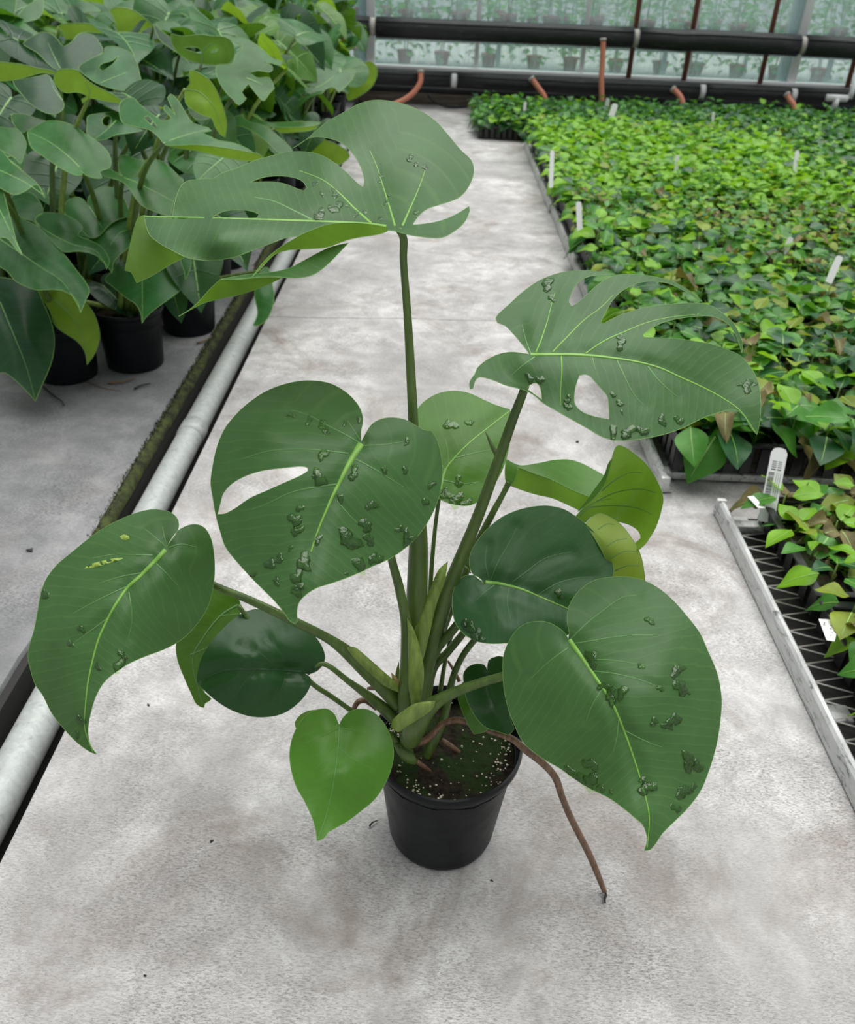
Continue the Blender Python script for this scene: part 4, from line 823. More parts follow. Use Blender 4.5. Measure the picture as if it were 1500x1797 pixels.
for (x0, y0, k), tone, side, ex, tilt, outl, mid, holes in SH:
    lf = Leaf(x0, y0, k); P = np.array([lf.px(p)[:2] for p in outl]); mn, mx = P.min(0), P.max(0); c = (mn + mx)/2
    d = entry(c[0], c[1]) + ex; gpx = d/F; sg = side
    def dep(x, y, b=0.0): return d - (y - c[1])*gpx*tilt*sg*1.0 + (x - c[0])*gpx*0.12 - b
    ext = float(max(mx - mn)); bz = 0.10*ext*gpx
    ctrl = [((q[0]-x0)/k, (q[1]-y0)/k, dep(*q)) for q in ((mn[0], mn[1]), (mx[0], mn[1]), (mn[0], mx[1]), (mx[0], mx[1]))]
    ctrl += [((c[0]-x0)/k, (c[1]-y0)/k, dep(*c, bz)), ((mn[0]-x0)/k, (c[1]-y0)/k, dep(mn[0], c[1])), ((mx[0]-x0)/k, (c[1]-y0)/k, dep(mx[0], c[1]))]
    lf.sheet(outl, ctrl, holes, mid, under=side < 0, fold=0.010 if mid else 0, step=9, edge=1.1)
    if mid: lf.vein(mid, 3.2, 1.2, 0)
    jq = lf.px((mid or outl)[0])[:2]; J = un(jq[0], jq[1], float(lf.f([jq])[0]) + 0.01)
    p = min(PL, key=lambda q: (q['x']-J.x)**2 + (q['y']-J.y)**2 + 0.02*q['n'])
    lf.build(p['e'], [MBN[tone], M_EDGE], rib=(M_BRIB if tone != 'd' else M_VEIN, M_VEIN)); p['n'] += 1
    stalk(p, J, M_PET if tone != 'y' else M_SHEATH)
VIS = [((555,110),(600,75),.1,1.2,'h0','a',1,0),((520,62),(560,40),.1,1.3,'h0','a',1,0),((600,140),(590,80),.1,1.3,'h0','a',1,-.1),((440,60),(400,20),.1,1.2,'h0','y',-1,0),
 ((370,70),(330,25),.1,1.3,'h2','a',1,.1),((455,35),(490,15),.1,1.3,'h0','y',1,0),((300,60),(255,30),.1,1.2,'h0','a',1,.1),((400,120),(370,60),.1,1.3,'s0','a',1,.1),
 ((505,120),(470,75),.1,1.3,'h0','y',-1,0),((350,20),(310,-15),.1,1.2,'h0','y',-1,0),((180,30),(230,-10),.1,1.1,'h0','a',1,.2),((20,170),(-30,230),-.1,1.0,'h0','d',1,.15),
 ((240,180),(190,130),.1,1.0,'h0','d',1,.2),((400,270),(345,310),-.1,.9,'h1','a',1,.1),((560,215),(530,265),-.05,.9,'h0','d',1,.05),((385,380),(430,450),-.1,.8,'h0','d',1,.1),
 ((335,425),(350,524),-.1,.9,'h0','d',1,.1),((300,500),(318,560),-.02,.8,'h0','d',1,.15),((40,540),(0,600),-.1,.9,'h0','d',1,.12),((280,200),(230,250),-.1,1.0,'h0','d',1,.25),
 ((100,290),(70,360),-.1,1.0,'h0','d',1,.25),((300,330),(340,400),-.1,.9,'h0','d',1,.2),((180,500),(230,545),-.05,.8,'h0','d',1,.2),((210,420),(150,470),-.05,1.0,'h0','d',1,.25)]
for (jx, jy), (tx, ty), dd, wd, kd, tone, side, ex in VIS:
    d = entry((jx+tx)/2, (jy+ty)/2) + ex; J = un(jx, jy, d - dd/2); T = un(tx, ty, d + dd/2)
    c = (Vector(CAM) - J).normalized()
    hint = (UP*0.75 + c*0.65) if side > 0 else (UP*0.55 - c*0.75)
    p = min(PL, key=lambda q: (q['x']-J.x)**2 + (q['y']-J.y)**2 + 0.02*q['n'])
    put_leaf(p, kd+tone, J, T, wd, hint)
# the rest of each crown, below and between
for i, p in enumerate(PL):
    want = 11 if p['y'] > 2.8 else 8; far = p['y'] > 3.0
    k = 0
    while p['n'] < want:
        a = rs.uniform(0, 6.28) if k else rs.uniform(-1.5, 0); k += 1
        z = rs.uniform(0.30, 0.60) if not far else rs.uniform(0.40, 0.85); r = rs.uniform(0.06, 0.20); L = rs.uniform(0.19, 0.29)
        J = Vector((p['x'] + r*math.cos(a), p['y'] + r*math.sin(a), z)); dr = Vector((math.cos(a), math.sin(a), rs.uniform(-0.9, 0.1))).normalized()
        if not far:
            if J.y + dr.y*L < (2.05 if p['x'] < -1.4 else 2.32) or J.x + dr.x*L > (-1.25 if p['x'] < -1.4 else -0.74): p['n'] += 0.2; continue
        if J.x + dr.x*L > -0.52: dr.x = -abs(dr.x)
        key = rs.choice(['h0', 'h0', 'h1', 'h2', 's0', 's1', 'd0']) + rs.choices('ady', (6, 2.2, 1.8))[0]
        if not far: key = rs.choice(['h0', 'h1']) + rs.choice('add')
        put_leaf(p, key, J, J + dr*L, rs.uniform(0.85, 1.2), UP + Vector((rs.uniform(-.5, .5), rs.uniform(-.7, .3), 0)))

# ------------------------------------------------------------------ benches, trays and young plants at the right
M_TRAY = mat('black_tray', (0.010, 0.011, 0.013), 0.33); M_TAG = mat('white_label', (0.80, 0.81, 0.80), 0.45); M_INK = mat('label_print', (0.05, 0.05, 0.06), 0.6)
M_RAIL = mat('worn_rail', (0.55, 0.56, 0.55), 0.45, 0.3)
t = NT(M_RAIL); mp = t.n('ShaderNodeMapping'); mp.inputs['Scale'].default_value = (1.5, 0.35, 1.5); t.l(t.geoco(), mp.inputs['Vector'])
t.l(t.ramp(t.noise(45, 6, 0.75, mp.outputs[0], 1.2), [(0.36, (0.14, 0.15, 0.15)), (0.43, (0.50, 0.51, 0.50)), (0.70, (0.66, 0.67, 0.66))]), t.b.inputs['Base Color'])
M_MESH = mat('expanded_steel', (0.50, 0.48, 0.45), 0.55, 0.2)
def bench(name_label, x0, x1, y0, y1, grp=None, mesh=True):
    e = tag(empty('mesh_bench', (x0, y0, 0)), name_label, 'bench', grp)
    prof = [(0, 0.004), (0.003, 0.036), (0.008, 0.041), (0.015, 0.041), (0.019, 0.037), (0.019, 0.031), (0.014, 0.031), (0.014, 0.012), (0.030, 0.010), (0.030, 0.004)]
    V = [(x0 + px, y, pz) for y in (y0, y1) for px, pz in prof]; n = len(prof)
    Fc = [(k, (k+1) % n, n+(k+1) % n, n+k) for k in range(n)] + [tuple(range(n))[::-1], tuple(range(n, 2*n))]
    autosmooth(obj('side_rail', V, Fc, M_RAIL, e), 30)
    for y in (y0 + 0.06, y1 - 0.09):
        mb = MB(); mb.bevbox((x0+0.022, y, 0.006), (x1, y+0.03, 0.026), 0.003); autosmooth(mb.build('end_bar', M_RAIL, e))
    for yy in np.arange(y0 + 0.1, y1, 0.6): mb = MB(); mb.bevbox((x0+0.024, yy, 0.0), (x0+0.07, yy+0.04, 0.012), 0.002); mb.build('foot', M_RAIL, e)
    for yy in (y0 - 0.004, y1 - 0.012):
        mb = MB(); mb.bevbox((x0-0.003, yy, 0.003), (x0+0.022, yy+0.016, 0.046), 0.006); autosmooth(mb.build('rail_end', M_RAIL, e))
    if mesh:
        mb = MB(); p, q = 0.046, 0.075
        ny = int((y1-y0)/p); nx = int((x1-x0)/q)
        for j in range(ny):
            for i in range(min(nx, 5)):
                a = Vector((x0 + 0.024 + i*q, y0 + (j + 0.5*(i % 2))*p, 0.024)); b = Vector((a.x + q, a.y + p/2, 0.019)); c = Vector((a.x + q, a.y - p/2, 0.019))
                mb.tube([a, b], 0.0019, 4, cap=False); mb.tube([a, c], 0.0019, 4, cap=False)
        mb.build('expanded_mesh', M_MESH, e, False, 'stuff')
        mb = MB(); mb.box((x0+0.03, y0+0.02, 0.001), (x1, y1-0.02, 0.004)); mb.build('shade_sheet', M_DIRT_SHADE, e, False)  # added black sheet, stands for shade and dirt below the mesh
    return e
bench('near mesh bench with scratched rail in front of the other benches', 0.690, 1.60, 0.35, 1.715)
bench('long mesh bench along the aisle behind the near one', 0.578, 2.6, 1.80, 4.45, None, False)
bench('far mesh bench beyond the long one beside the aisle', 0.572, 3.4, 4.50, 6.15, None, False)
# trays
TW, TL, TH = 0.50, 0.36, 0.085
def tray_mesh(nx=6, ny=4):
    mb = MB(); r = 0.012
    prof = [(-0.016, 0), (-0.008, TH-0.02), (-0.007, TH-0.008), (0.006, TH-0.006), (0.006, TH), (-0.010, TH), (-0.012, TH-0.004), (-0.02, 0.03)]
    V = []; Fc = []; n = len(prof)
    for cx, cy, dx, dy in ((0, 0, -1, -1), (TW, 0, 1, -1), (TW, TL, 1, 1), (0, TL, -1, 1)):
        for o_, z in prof: V.append((cx + dx*(o_-0.006), cy + dy*(o_-0.006), z))
    for s_ in range(4):
        for k in range(n-1): Fc.append((s_*n+k, ((s_+1) % 4)*n+k, ((s_+1) % 4)*n+k+1, s_*n+k+1))
    Fc.append((0, 3*n, 2*n, n)); mb.add(V, Fc)
    for i in range(1, nx): x = TW*i/nx; mb.box((x-.004, .012, .02), (x+.004, TL-.012, TH-.002))
    for j in range(1, ny): y = TL*j/ny; mb.box((.012, y-.004, .02), (TW-.012, y+.004, TH-.002))
    for i in range(nx*2): x = TW*(i+.5)/(nx*2); mb.box((x-.012, .006, .004), (x+.012, .012, TH-.012))
    for j in range(ny*2): y = TL*(j+.5)/(ny*2); mb.box((.006, y-.014, .004), (.012, y+.014, TH-.012))
    return mb.mesh('tray_body', M_TRAY, False)
TRAY_ME = tray_mesh(); mb = MB(); mb.box((.012, .012, .02), (TW-.012, TL-.012, TH-.016)); TSOIL = mb.mesh('tray_soil', M_SOIL, False)
# leaves of the young plants
def seed_leaf(tone, k, m):
    r = random.Random(k*7+1); nl, nw = 8, 2; V = []; Fc = []
    fold, droop, tw, wave = r.uniform(.08, .4), r.uniform(.1, .8), r.uniform(-.4, .4), r.uniform(.01, .045)
    if tone == 'b': droop, wave, fold = r.uniform(.9, 1.6), .16, r.uniform(.4, .8)
    W = [0.0, 0.19, 0.30, 0.345, 0.335, 0.28, 0.195, 0.095, 0.0]
    for i in range(nl+1):
        u = i/nl; w_ = W[i]
        for j in range(-nw, nw+1):
            x = w_*j/nw; z = fold*abs(x) - droop*u*u*.5 + tw*u*x + wave*math.sin(u*9 + j*1.7)*abs(j)/nw
            V.append((x, u, z))
    n = 2*nw+1
    for i in range(nl):
        for j in range(2*nw): Fc.append((i*n+j, i*n+j+1, (i+1)*n+j+1, (i+1)*n+j))
    return V, Fc
def rib_of(V):
    mb = MB(); P = [Vector(V[i*5+2]) + Vector((0, 0, .012)) for i in range(8)]
    VV = []
    for i, p in enumerate(P): w_ = .016*(1-.8*i/7); VV += [p + Vector((-w_, 0, 0)), p + Vector((w_, 0, 0))]
    return VV, [(i*2, i*2+1, i*2+3, i*2+2) for i in range(7)]
SM = dict(g=leaf_mat('seedling_leaf', (0.060, 0.215, 0.028), (0.12, 0.28, 0.05), (0.15, 0.42, 0.02), 0.33, 0.25, 0.35), d=leaf_mat('seedling_leaf_dark', (0.018, 0.085, 0.026), (0.08, 0.18, 0.05), (0.06, 0.25, 0.02), 0.33, 0.2, 0.3),
          l=leaf_mat('seedling_leaf_lime', (0.20, 0.44, 0.020), (0.22, 0.40, 0.06), (0.35, 0.70, 0.02), 0.36, 0.34, 0.25), b=leaf_mat('seedling_leaf_wilted', (0.17, 0.145, 0.06), (0.25, 0.21, 0.10), (0.25, 0.22, 0.03), 0.6, 0.2, 0.5),
          y=leaf_mat('seedling_leaf_yellowing', (0.22, 0.29, 0.03), (0.30, 0.34, 0.07), (0.45, 0.55, 0.04), 0.42, 0.32, 0.4))
M_SRIB = mat('seedling_midrib', (0.20, 0.40, 0.07), 0.45); M_STEM = mat('seedling_stem', (0.14, 0.22, 0.05), 0.5)
SKEYS = list(SM); SL = {}
for ti, tn in enumerate(SKEYS):
    for k in range(5):
        V, Fc = seed_leaf(tn, k + 5*ti, SM[tn]); V2, F2 = rib_of(V); mi = [0]*len(Fc) + [1]*len(F2); nv = len(V)
        A = V + [tuple(v) for v in V2]; FF = Fc + [tuple(i+nv for i in f) for f in F2]
        SL[(tn, k)] = (mesh_of('seedling_blade', A, FF, [SM[tn], M_SRIB], mi), np.array(A, float), FF, ti, len(Fc))
rs = random.Random(77)
def plant_leaves(tones, h, size):
    """local leaf placements of one young plant"""
    out = []; n = rs.randint(6, 9); a0 = rs.uniform(0, 6.28)
    for k in range(n):
        u = k/(n-1); a = a0 + k*2.4 + rs.uniform(-.4, .4); z = h*(0.35 + 0.65*u); L = size*(1.05 - 0.45*u)*rs.uniform(.8, 1.15)
        pit = (0.35 - 0.75*(1-u)) + rs.uniform(-.35, .35); r0 = 0.012 + 0.02*(1-u)
        tn = rs.choices(list(tones), list(tones.values()))[0]
        m = Matrix.Translation((r0*math.cos(a), r0*math.sin(a), z)) @ Matrix.Rotation(a - math.pi/2, 4, 'Z') @ Matrix.Rotation(pit, 4, 'X') @ Matrix.Rotation(rs.uniform(-.4, .4), 4, 'Y') @ Matrix.Diagonal((L*rs.uniform(.9, 1.25), L, L, 1))
        out.append((tn, rs.randrange(5), m))
    return out
stem_mb = MB(); stem_mb.tube([(0, 0, 0), (.002, .001, .5), (0, 0, 1)], [.05, .04, .02], 5); STEM_ME = stem_mb.mesh('stem', M_STEM)
trays = []   # x, y, z, row word, tones
def zone(x, y):
    if y > 6.3: return dict(g=5, d=4, l=1.0)
    if 4.35 < y and x < 2.1: return dict(l=8, g=2.0, d=.5, y=.6)
    if 4.3 < y: return dict(g=5, d=3, l=1.5, y=.3)
    if 3.6 < y: return dict(g=3.5, d=2, l=2.5, y=1.0, b=.4) if x < 1.15 else dict(y=1.8, l=2.8, g=3.2, b=.6, d=.5)
    return dict(g=4.6, d=3.0, l=2.4, y=.9, b=.45)
def in_view(x, y, z=.2, mrg=380):
    u, v, d = proj((x, y, z)); return u < 1500 + mrg and v < 1797 + mrg and u > 600
for c in range(6):
    x = 0.604 + c*0.515
    j = 0; y = 1.842
    while y < 6.0:
        if in_view(x, y+TL): trays.append((x, y, 0.034))
        y += TL + 0.012
for c in range(7):
    x = 0.262 + c*0.515
    for j in range(3):
        y = 6.45 + j*(TL+0.01)
        if in_view(x, y): trays.append((x, y, 0.0))
# near bench trays (sparse, wilting)
near_tr = [(0.762, 1.30, 0.028), (0.762, 0.925, 0.028), (1.277, 1.30, 0.028), (0.762, 0.55, 0.028), (1.277, 0.925, 0.028)]
def rowname(y):
    k = int(round((y - 1.842)/0.372))
    if y < 6.2: return ['front row of the long bench', 'second row of the long bench', 'third row of the long bench', 'fourth row of the long bench', 'fifth row of the long bench', 'sixth row of the long bench', 'seventh row of the long bench', 'first lime green row of the far bench', 'second lime green row of the far bench', 'third lime green row of the far bench', 'fourth lime green row of the far bench', 'last row of the far bench'][k]
    return ['dark green block by the end wall, front row', 'dark green block by the end wall, middle row', 'dark green block by the end wall, last row'][int(round((y - 6.45)/0.37))]
def cname(x, y):
    k = int(round((x - (0.262 if y > 6.3 else 0.604))/0.515))
    return ['nearest the aisle', 'second from the aisle', 'third from the aisle', 'fourth from the aisle', 'fifth from the aisle', 'sixth from the aisle', 'seventh from the aisle'][k]
plants = []
for i, (x, y, z) in enumerate(trays + near_tr):
    nt = i >= len(trays); q = i - len(trays)
    e = empty('plant_tray', (x, y, z)); e['category'] = 'tray'
    if nt: e['label'] = ['black cell tray with big barcode label on the near bench', 'nearest black cell tray, next to the scratched rail', 'black cell tray at right edge on the near bench', 'black cell tray at the front end of the near bench', 'second black cell tray at right on the near bench'][q]; e['group'] = 'trays on the near bench'
    else:
        cn = cname(x, y); e['label'] = 'black cell tray, ' + cn + ', ' + rowname(y); e['group'] = 'trays of young plants, ' + rowname(y)
    for nm_, me_ in (('tray_body', TRAY_ME), ('tray_soil', TSOIL)):
        o = link(bpy.data.objects.new(nm_, me_), e)
        if nt: o.scale.z = 0.72
    for a in range(6):
        for b in range(4):
            px_, py_ = x + TW*(a+.5)/6, y + TL*(b+.5)/4
            if nt:
                if rs.random() < 0.25: continue
                tn = dict(l=3.4, g=3.0, d=1.2, b=1.5, y=1.6); h, s_ = rs.uniform(.03, .075), rs.uniform(.065, .10)
            else:
                tn = zone(px_, py_); h = rs.uniform(.06, .12); s_ = rs.uniform(.09, .125)
                if y > 3.6: s_ *= 0.88
                if y > 6.3: h *= 0.95
                if 3.6 < py_ < 4.3 and px_ > 1.15: s_ *= .7; h *= .7
            if not in_view(px_, py_, .15, 520): continue
            plants.append((px_ + rs.uniform(-.01, .01), py_ + rs.uniform(-.01, .01), z + (TH - 0.018)*(0.72 if nt else 1), tn, h, s_, nt, y, e['label']))
def _key(p):
    u, v, d = proj((p[0], p[1], p[2] + 0.06)); return d + (0 if u < 1530 and v < 1800 else 100)
plants.sort(key=_key)
SV = []; SF = []; SMI = []; nb = 0
for k, (x, y, z, tn, h, s_, nt, ty, tl) in enumerate(plants):
    lv = plant_leaves(tn, h, s_)
    if k < 300:
        e = empty('young_poinsettia', (x, y, z)); e['category'] = 'plant'
        if nt: e['label'] = 'small uneven young poinsettia on the near bench, in the ' + ('barcode tray' if abs(ty-1.30) < .01 and x < 1.27 else 'nearest tray' if ty < 1.2 else 'tray at right edge'); e['group'] = 'young plants on the near bench'
        else: e['label'] = 'young poinsettia in the tray ' + tl.split(', ', 1)[1]; e['group'] = 'young plants, ' + rowname(ty)
        s = link(bpy.data.objects.new('stem', STEM_ME), e); s.scale = (.06, .06, h*1.02)
        for t_, i, m in lv:
            o = link(bpy.data.objects.new('leaf', SL[(t_, i)][0]), e); o.matrix_basis = m
    else:
        for t_, i, m in lv:
            _, A, FF, ti, nf = SL[(t_, i)]; mm = np.array(m); W = A @ mm[:3, :3].T + mm[:3, 3] + np.array([x, y, z])
            SV.append(W); SF += [tuple(v + nb for v in f) for f in FF]; SMI += [ti]*nf + [5]*(len(FF)-nf); nb += len(A)
if SV:
    o = obj('poinsettia_crop', np.concatenate(SV), SF, [SM[k] for k in SKEYS] + [M_SRIB], None, SMI)
    tag(o, 'dense carpet of young poinsettias farther back on the right benches', 'plants', kind='stuff')
print('PLANTS', len(plants), 'trays', len(trays))

# ------------------------------------------------------------------ end wall of the greenhouse
WY = 7.98
M_WOOD = mat('weathered_boards', (0.16, 0.125, 0.10), 0.85)
t = NT(M_WOOD); mp = t.n('ShaderNodeMapping'); mp.inputs['Scale'].default_value = (0.6, 1, 9); t.l(t.geoco(), mp.inputs['Vector'])
t.l(t.ramp(t.noise(6, 5, 0.65, mp.outputs[0], 0.5), [(0.3, (0.07, 0.055, 0.045)), (0.7, (0.27, 0.22, 0.18))]), t.b.inputs['Base Color'])
M_FOAM = mat('black_pipe_sleeve', (0.012, 0.013, 0.015), 0.55)
t = NT(M_FOAM); mp = t.n('ShaderNodeMapping'); mp.inputs['Scale'].default_value = (1.2, 1, 6); t.l(t.geoco(), mp.inputs['Vector'])
t.l(t.ramp(t.noise(9, 4, 0.7, mp.outputs[0]), [(0.55, (0.011, 0.012, 0.014)), (0.75, (0.05, 0.05, 0.05))]), t.b.inputs['Base Color'])
M_TERRA = mat('terracotta_hose', (0.55, 0.20, 0.12), 0.5); M_RUST = mat('rust_red_bar', (0.20, 0.065, 0.04), 0.6)
M_WHITE = mat('white_paint', (0.74, 0.75, 0.75), 0.5); M_BRACK = mat('grey_bracket', (0.45, 0.42, 0.38), 0.6); M_GREYB = mat('pale_blue_steel', (0.52, 0.60, 0.66), 0.45)
wall = tag(empty('wall_back', (0, WY, 0)), 'low boarded wall under the end glazing', kind='structure')
rs = random.Random(3)
for i, (z0, z1) in enumerate(((-0.1, 0.085), (0.088, 0.185), (0.188, 0.255))):
    xx = -4.5
    while xx < 5.5:
        L = rs.uniform(1.6, 2.6); mb = MB(); y = WY + rs.uniform(-.006, .004); mb.bevbox((xx, y, z0), (min(xx+L, 5.6)-0.004, WY+0.05, z1), 0.004)
        autosmooth(mb.build('board', M_WOOD, wall)); xx += L
mb = MB(); mb.bevbox((-4.5, WY-0.03, 0.255), (5.6, WY+0.07, 0.285), 0.005)
tag(autosmooth(mb.build('trim_1', M_WHITE)), 'white sill rail under the end glazing', kind='structure')
# glazing
M_GLASS = bpy.data.materials.new('wet_dirty_glass'); M_GLASS.use_nodes = True; t = NT(M_GLASS); t.t.nodes.remove(t.b)
p = t.geoco(); mp = t.n('ShaderNodeMapping'); mp.inputs['Scale'].default_value = (9, 1, 0.9); t.l(p, mp.inputs['Vector'])
streak = t.ramp(t.noise(2.2, 6, 0.7, mp.outputs[0], 0.3), [(0.35, (0.14,)*3), (0.72, (0.42,)*3)])
tr = t.n('ShaderNodeBsdfTransparent'); tr.inputs[0].default_value = (0.90, 0.97, 0.95, 1)
df = t.n('ShaderNodeBsdfDiffuse'); df.inputs[0].default_value = (0.68, 0.82, 0.86, 1)
tl = t.n('ShaderNodeBsdfTranslucent'); tl.inputs[0].default_value = (0.70, 0.84, 0.88, 1)
m0 = t.n('ShaderNodeMixShader'); m0.inputs[0].default_value = 0.5; t.l(df.outputs[0], m0.inputs[1]); t.l(tl.outputs[0], m0.inputs[2])
m1 = t.n('ShaderNodeMixShader'); t.l(streak, m1.inputs[0]); t.l(tr.outputs[0], m1.inputs[1]); t.l(m0.outputs[0], m1.inputs[2])
gl = t.n('ShaderNodeBsdfGlossy'); gl.inputs['Roughness'].default_value = 0.12
m2 = t.n('ShaderNodeMixShader'); m2.inputs[0].default_value = 0.07; t.l(m1.outputs[0], m2.inputs[1]); t.l(gl.outputs[0], m2.inputs[2]); t.l(m2.outputs[0], t.out.inputs['Surface'])
def xat(px, py, Y): return on_y(px, py, Y).x
mull = [xat(36, 20, WY), xat(455, 20, WY), xat(650, 60, WY), xat(838, 60, WY), xat(1033, 60, WY), xat(1213, 60, WY), xat(1402, 90, WY)]
sp = (mull[-1] - mull[2]) / 4
mull = [mull[2] + sp*k for k in range(-4, 8)]
for i in range(len(mull)-1):
    a, b = mull[i], mull[i+1]; wn = tag(empty('window_%d' % (i+1), ((a+b)/2, WY, 0.285)), 'misted glass pane of the greenhouse end wall', kind='structure')
    mb = MB(); mb.box((a, WY+0.028, 0.285), (b, WY+0.032, 2.4)); mb.build('pane', M_GLASS, wn, False)
    big = (i - 4) % 4 == 0
    mb = MB(); mb.bevbox((a-(0.034 if big else 0.017), WY+0.002, 0.285), (a+(0.034 if big else 0.017), WY+0.05, 2.4), 0.004); autosmooth(mb.build('glazing_bar', M_WHITE, wn))
    if big: mb = MB(); mb.bevbox((a-0.10, WY+0.06, 0.0), (a-0.02, WY+0.12, 2.4), 0.006); autosmooth(mb.build('steel_post', M_GREYB, wn))
# pipes with black sleeves: (name, line through two pixels, radius, gaps in px)
PY0 = WY - 0.20
def pipe_run(pa, pb, Y, r, breaks, label, x_end=5.5, clampm=None, seam=True):
    A = on_y(*pa, Y); B = on_y(*pb, Y); z = (A.z + B.z)/2
    xs = [-4.4] + [v for bx in breaks for v in (xat(bx-6, pa[1], Y), xat(bx+6, pa[1], Y))] + [x_end]
    e = tag(empty('heating_pipe', (0, Y, z)), label, 'pipe')
    mb = MB(); mb.tube([(-4.5, Y, z), (x_end, Y, z)], r*0.62, 16); mb.build('steel_tube', M_BRACK, e)
    for i in range(0, len(xs), 2):
        dr = rs.uniform(-.006, .006); n = 8; mb = MB(); P = [(xs[i] + (xs[i+1]-xs[i])*k/n, Y, z + rs.uniform(-.004, .004)) for k in range(n+1)]
        mb.tube(P, [r+dr]*(n+1), 20); s_ = mb.build('sleeve', M_FOAM, e)
        if seam:
            mb = MB(); mb.tube([(q[0], q[1]-(r+dr)*0.80, q[2]+(r+dr)*0.58) for q in P], 0.008, 6); mb.build('seam', M_FOAM, s_)
    for bx in breaks:
        x = xat(bx, pa[1], Y); mb = MB(); mb.tube([(x-0.022, Y, z), (x+0.022, Y, z)], r*0.86, 18); mb.build('clamp', clampm or M_BRACK, e)
    return z
zu = pipe_run((1000, 62), (1000, 62), PY0, 0.074, [654, 1116, 1411], 'upper black sleeved heating pipe along the end wall')
zl = pipe_run((1000, 150), (1000, 150), PY0, 0.060, [796, 1233, 1395], 'lower black sleeved heating pipe just above the wall foot', clampm=M_WHITE)
mb = MB(); z = on_y(800, 160, WY-0.06).z; mb.tube([(-4.4, WY-0.05, z), (5.5, WY-0.05, z)], 0.026, 12); tag(mb.build('thin_pipe', M_FOAM), 'thin black pipe along the boards at the wall foot', 'pipe')
mb = MB(); P = catmull([on_y(750, 166, WY-0.1), on_y(765, 180, WY-0.14), on_z(790, 188, 0.01), on_z(820, 187, 0.01)], 6); mb.tube(P, 0.009, 8); tag(mb.build('cable', M_FOAM), 'thin black cable looping onto the floor by the far wall', 'cable')
# vertical rust-red bars in front of the glass, behind the pipes
wrd = ['first', 'second', 'third', 'fourth']
for k, (bx, by) in enumerate(((483, 8), (606, 10), (1112, 70), (1212, 70), (1350, 70), (1487, 150))):
    x = xat(bx, by, WY-0.07); mb = MB(); mb.tube([(x, WY-0.07, 0.27), (x, WY-0.07, 2.3)], 0.021, 10)
    lb = ['leftmost rust-red upright bar above the left monsteras', 'rust-red upright bar left of the white glazing post', 'rust-red upright bar at the grey clamp of the upper pipe', 'rust-red upright bar midway between clamp and corner post', 'rust-red upright bar just left of the wide white post', 'rust-red upright bar at the right edge of the picture'][k]
    tag(mb.build('upright_bar', M_RUST), lb, 'bar', 'rust-red bars on the end wall')
# terracotta hoses
hl = ['terracotta hose hanging from the upper pipe above the left monsteras', 'terracotta hose curving to the floor at the end of the aisle', 'short terracotta hose dipping behind the far tray', 'terracotta hose hanging straight down from the upper pipe', 'short terracotta hose right of the straight hanging hose', 'terracotta hose below the wide white post']
HP = [[(606, 35), (606, 60), (604, 95), (603, 130)], [(738, 128), (737, 145), (725, 163), (707, 176), (690, 183)], [(934, 140), (945, 155), (955, 170), (960, 190)], [(1058, 72), (1057, 110), (1055, 140), (1056, 180)], [(1183, 158), (1190, 165), (1196, 175), (1199, 190)], [(1382, 168), (1386, 176), (1392, 184), (1395, 200)]]
for k, hp in enumerate(HP):
    Y = PY0 - 0.075; pts = []
    for i, q in enumerate(hp):
        v = on_y(q[0], q[1], Y - 0.03*i)
        if v.z < 0.02: v = on_z(q[0], q[1], 0.02)
        pts.append(v)
    mb = MB(); P = catmull(pts, 6); mb.tube(P, 0.022, 12)
    o = tag(mb.build('hose', M_TERRA), hl[k], 'hose', 'terracotta hoses')
    mb = MB(); c0, c2 = Vector(P[0]), Vector(P[2]); mb.tube([c0, c0 + (c0-c2).normalized()*0.02], 0.027, 10); mb.build('hose_clip', M_BRACK, o)
# white tee fitting at the right
e = tag(empty('tee_fitting', on_y(1468, 172, PY0-0.09)), 'white plastic tee fitting on the lower pipe at the right edge', 'fitting')
c = on_y(1468, 172, PY0-0.09)
mb = MB(); mb.tube([c + Vector((-.085, 0, 0)), c + Vector((.085, 0, 0))], 0.026, 14); mb.build('tee_run', M_WHITE, e)
mb = MB(); mb.tube([c + Vector((0, -.005, 0)), c + Vector((0, -.005, -.085))], 0.024, 14); mb.build('tee_branch', M_WHITE, e)
mb = MB(); mb.tube([c + Vector((.10, 0, .0)), c + Vector((.11, 0, .05)), c + Vector((.105, 0, .15))], [.024, .02, .012], 10); mb.build('valve', M_WHITE, e)
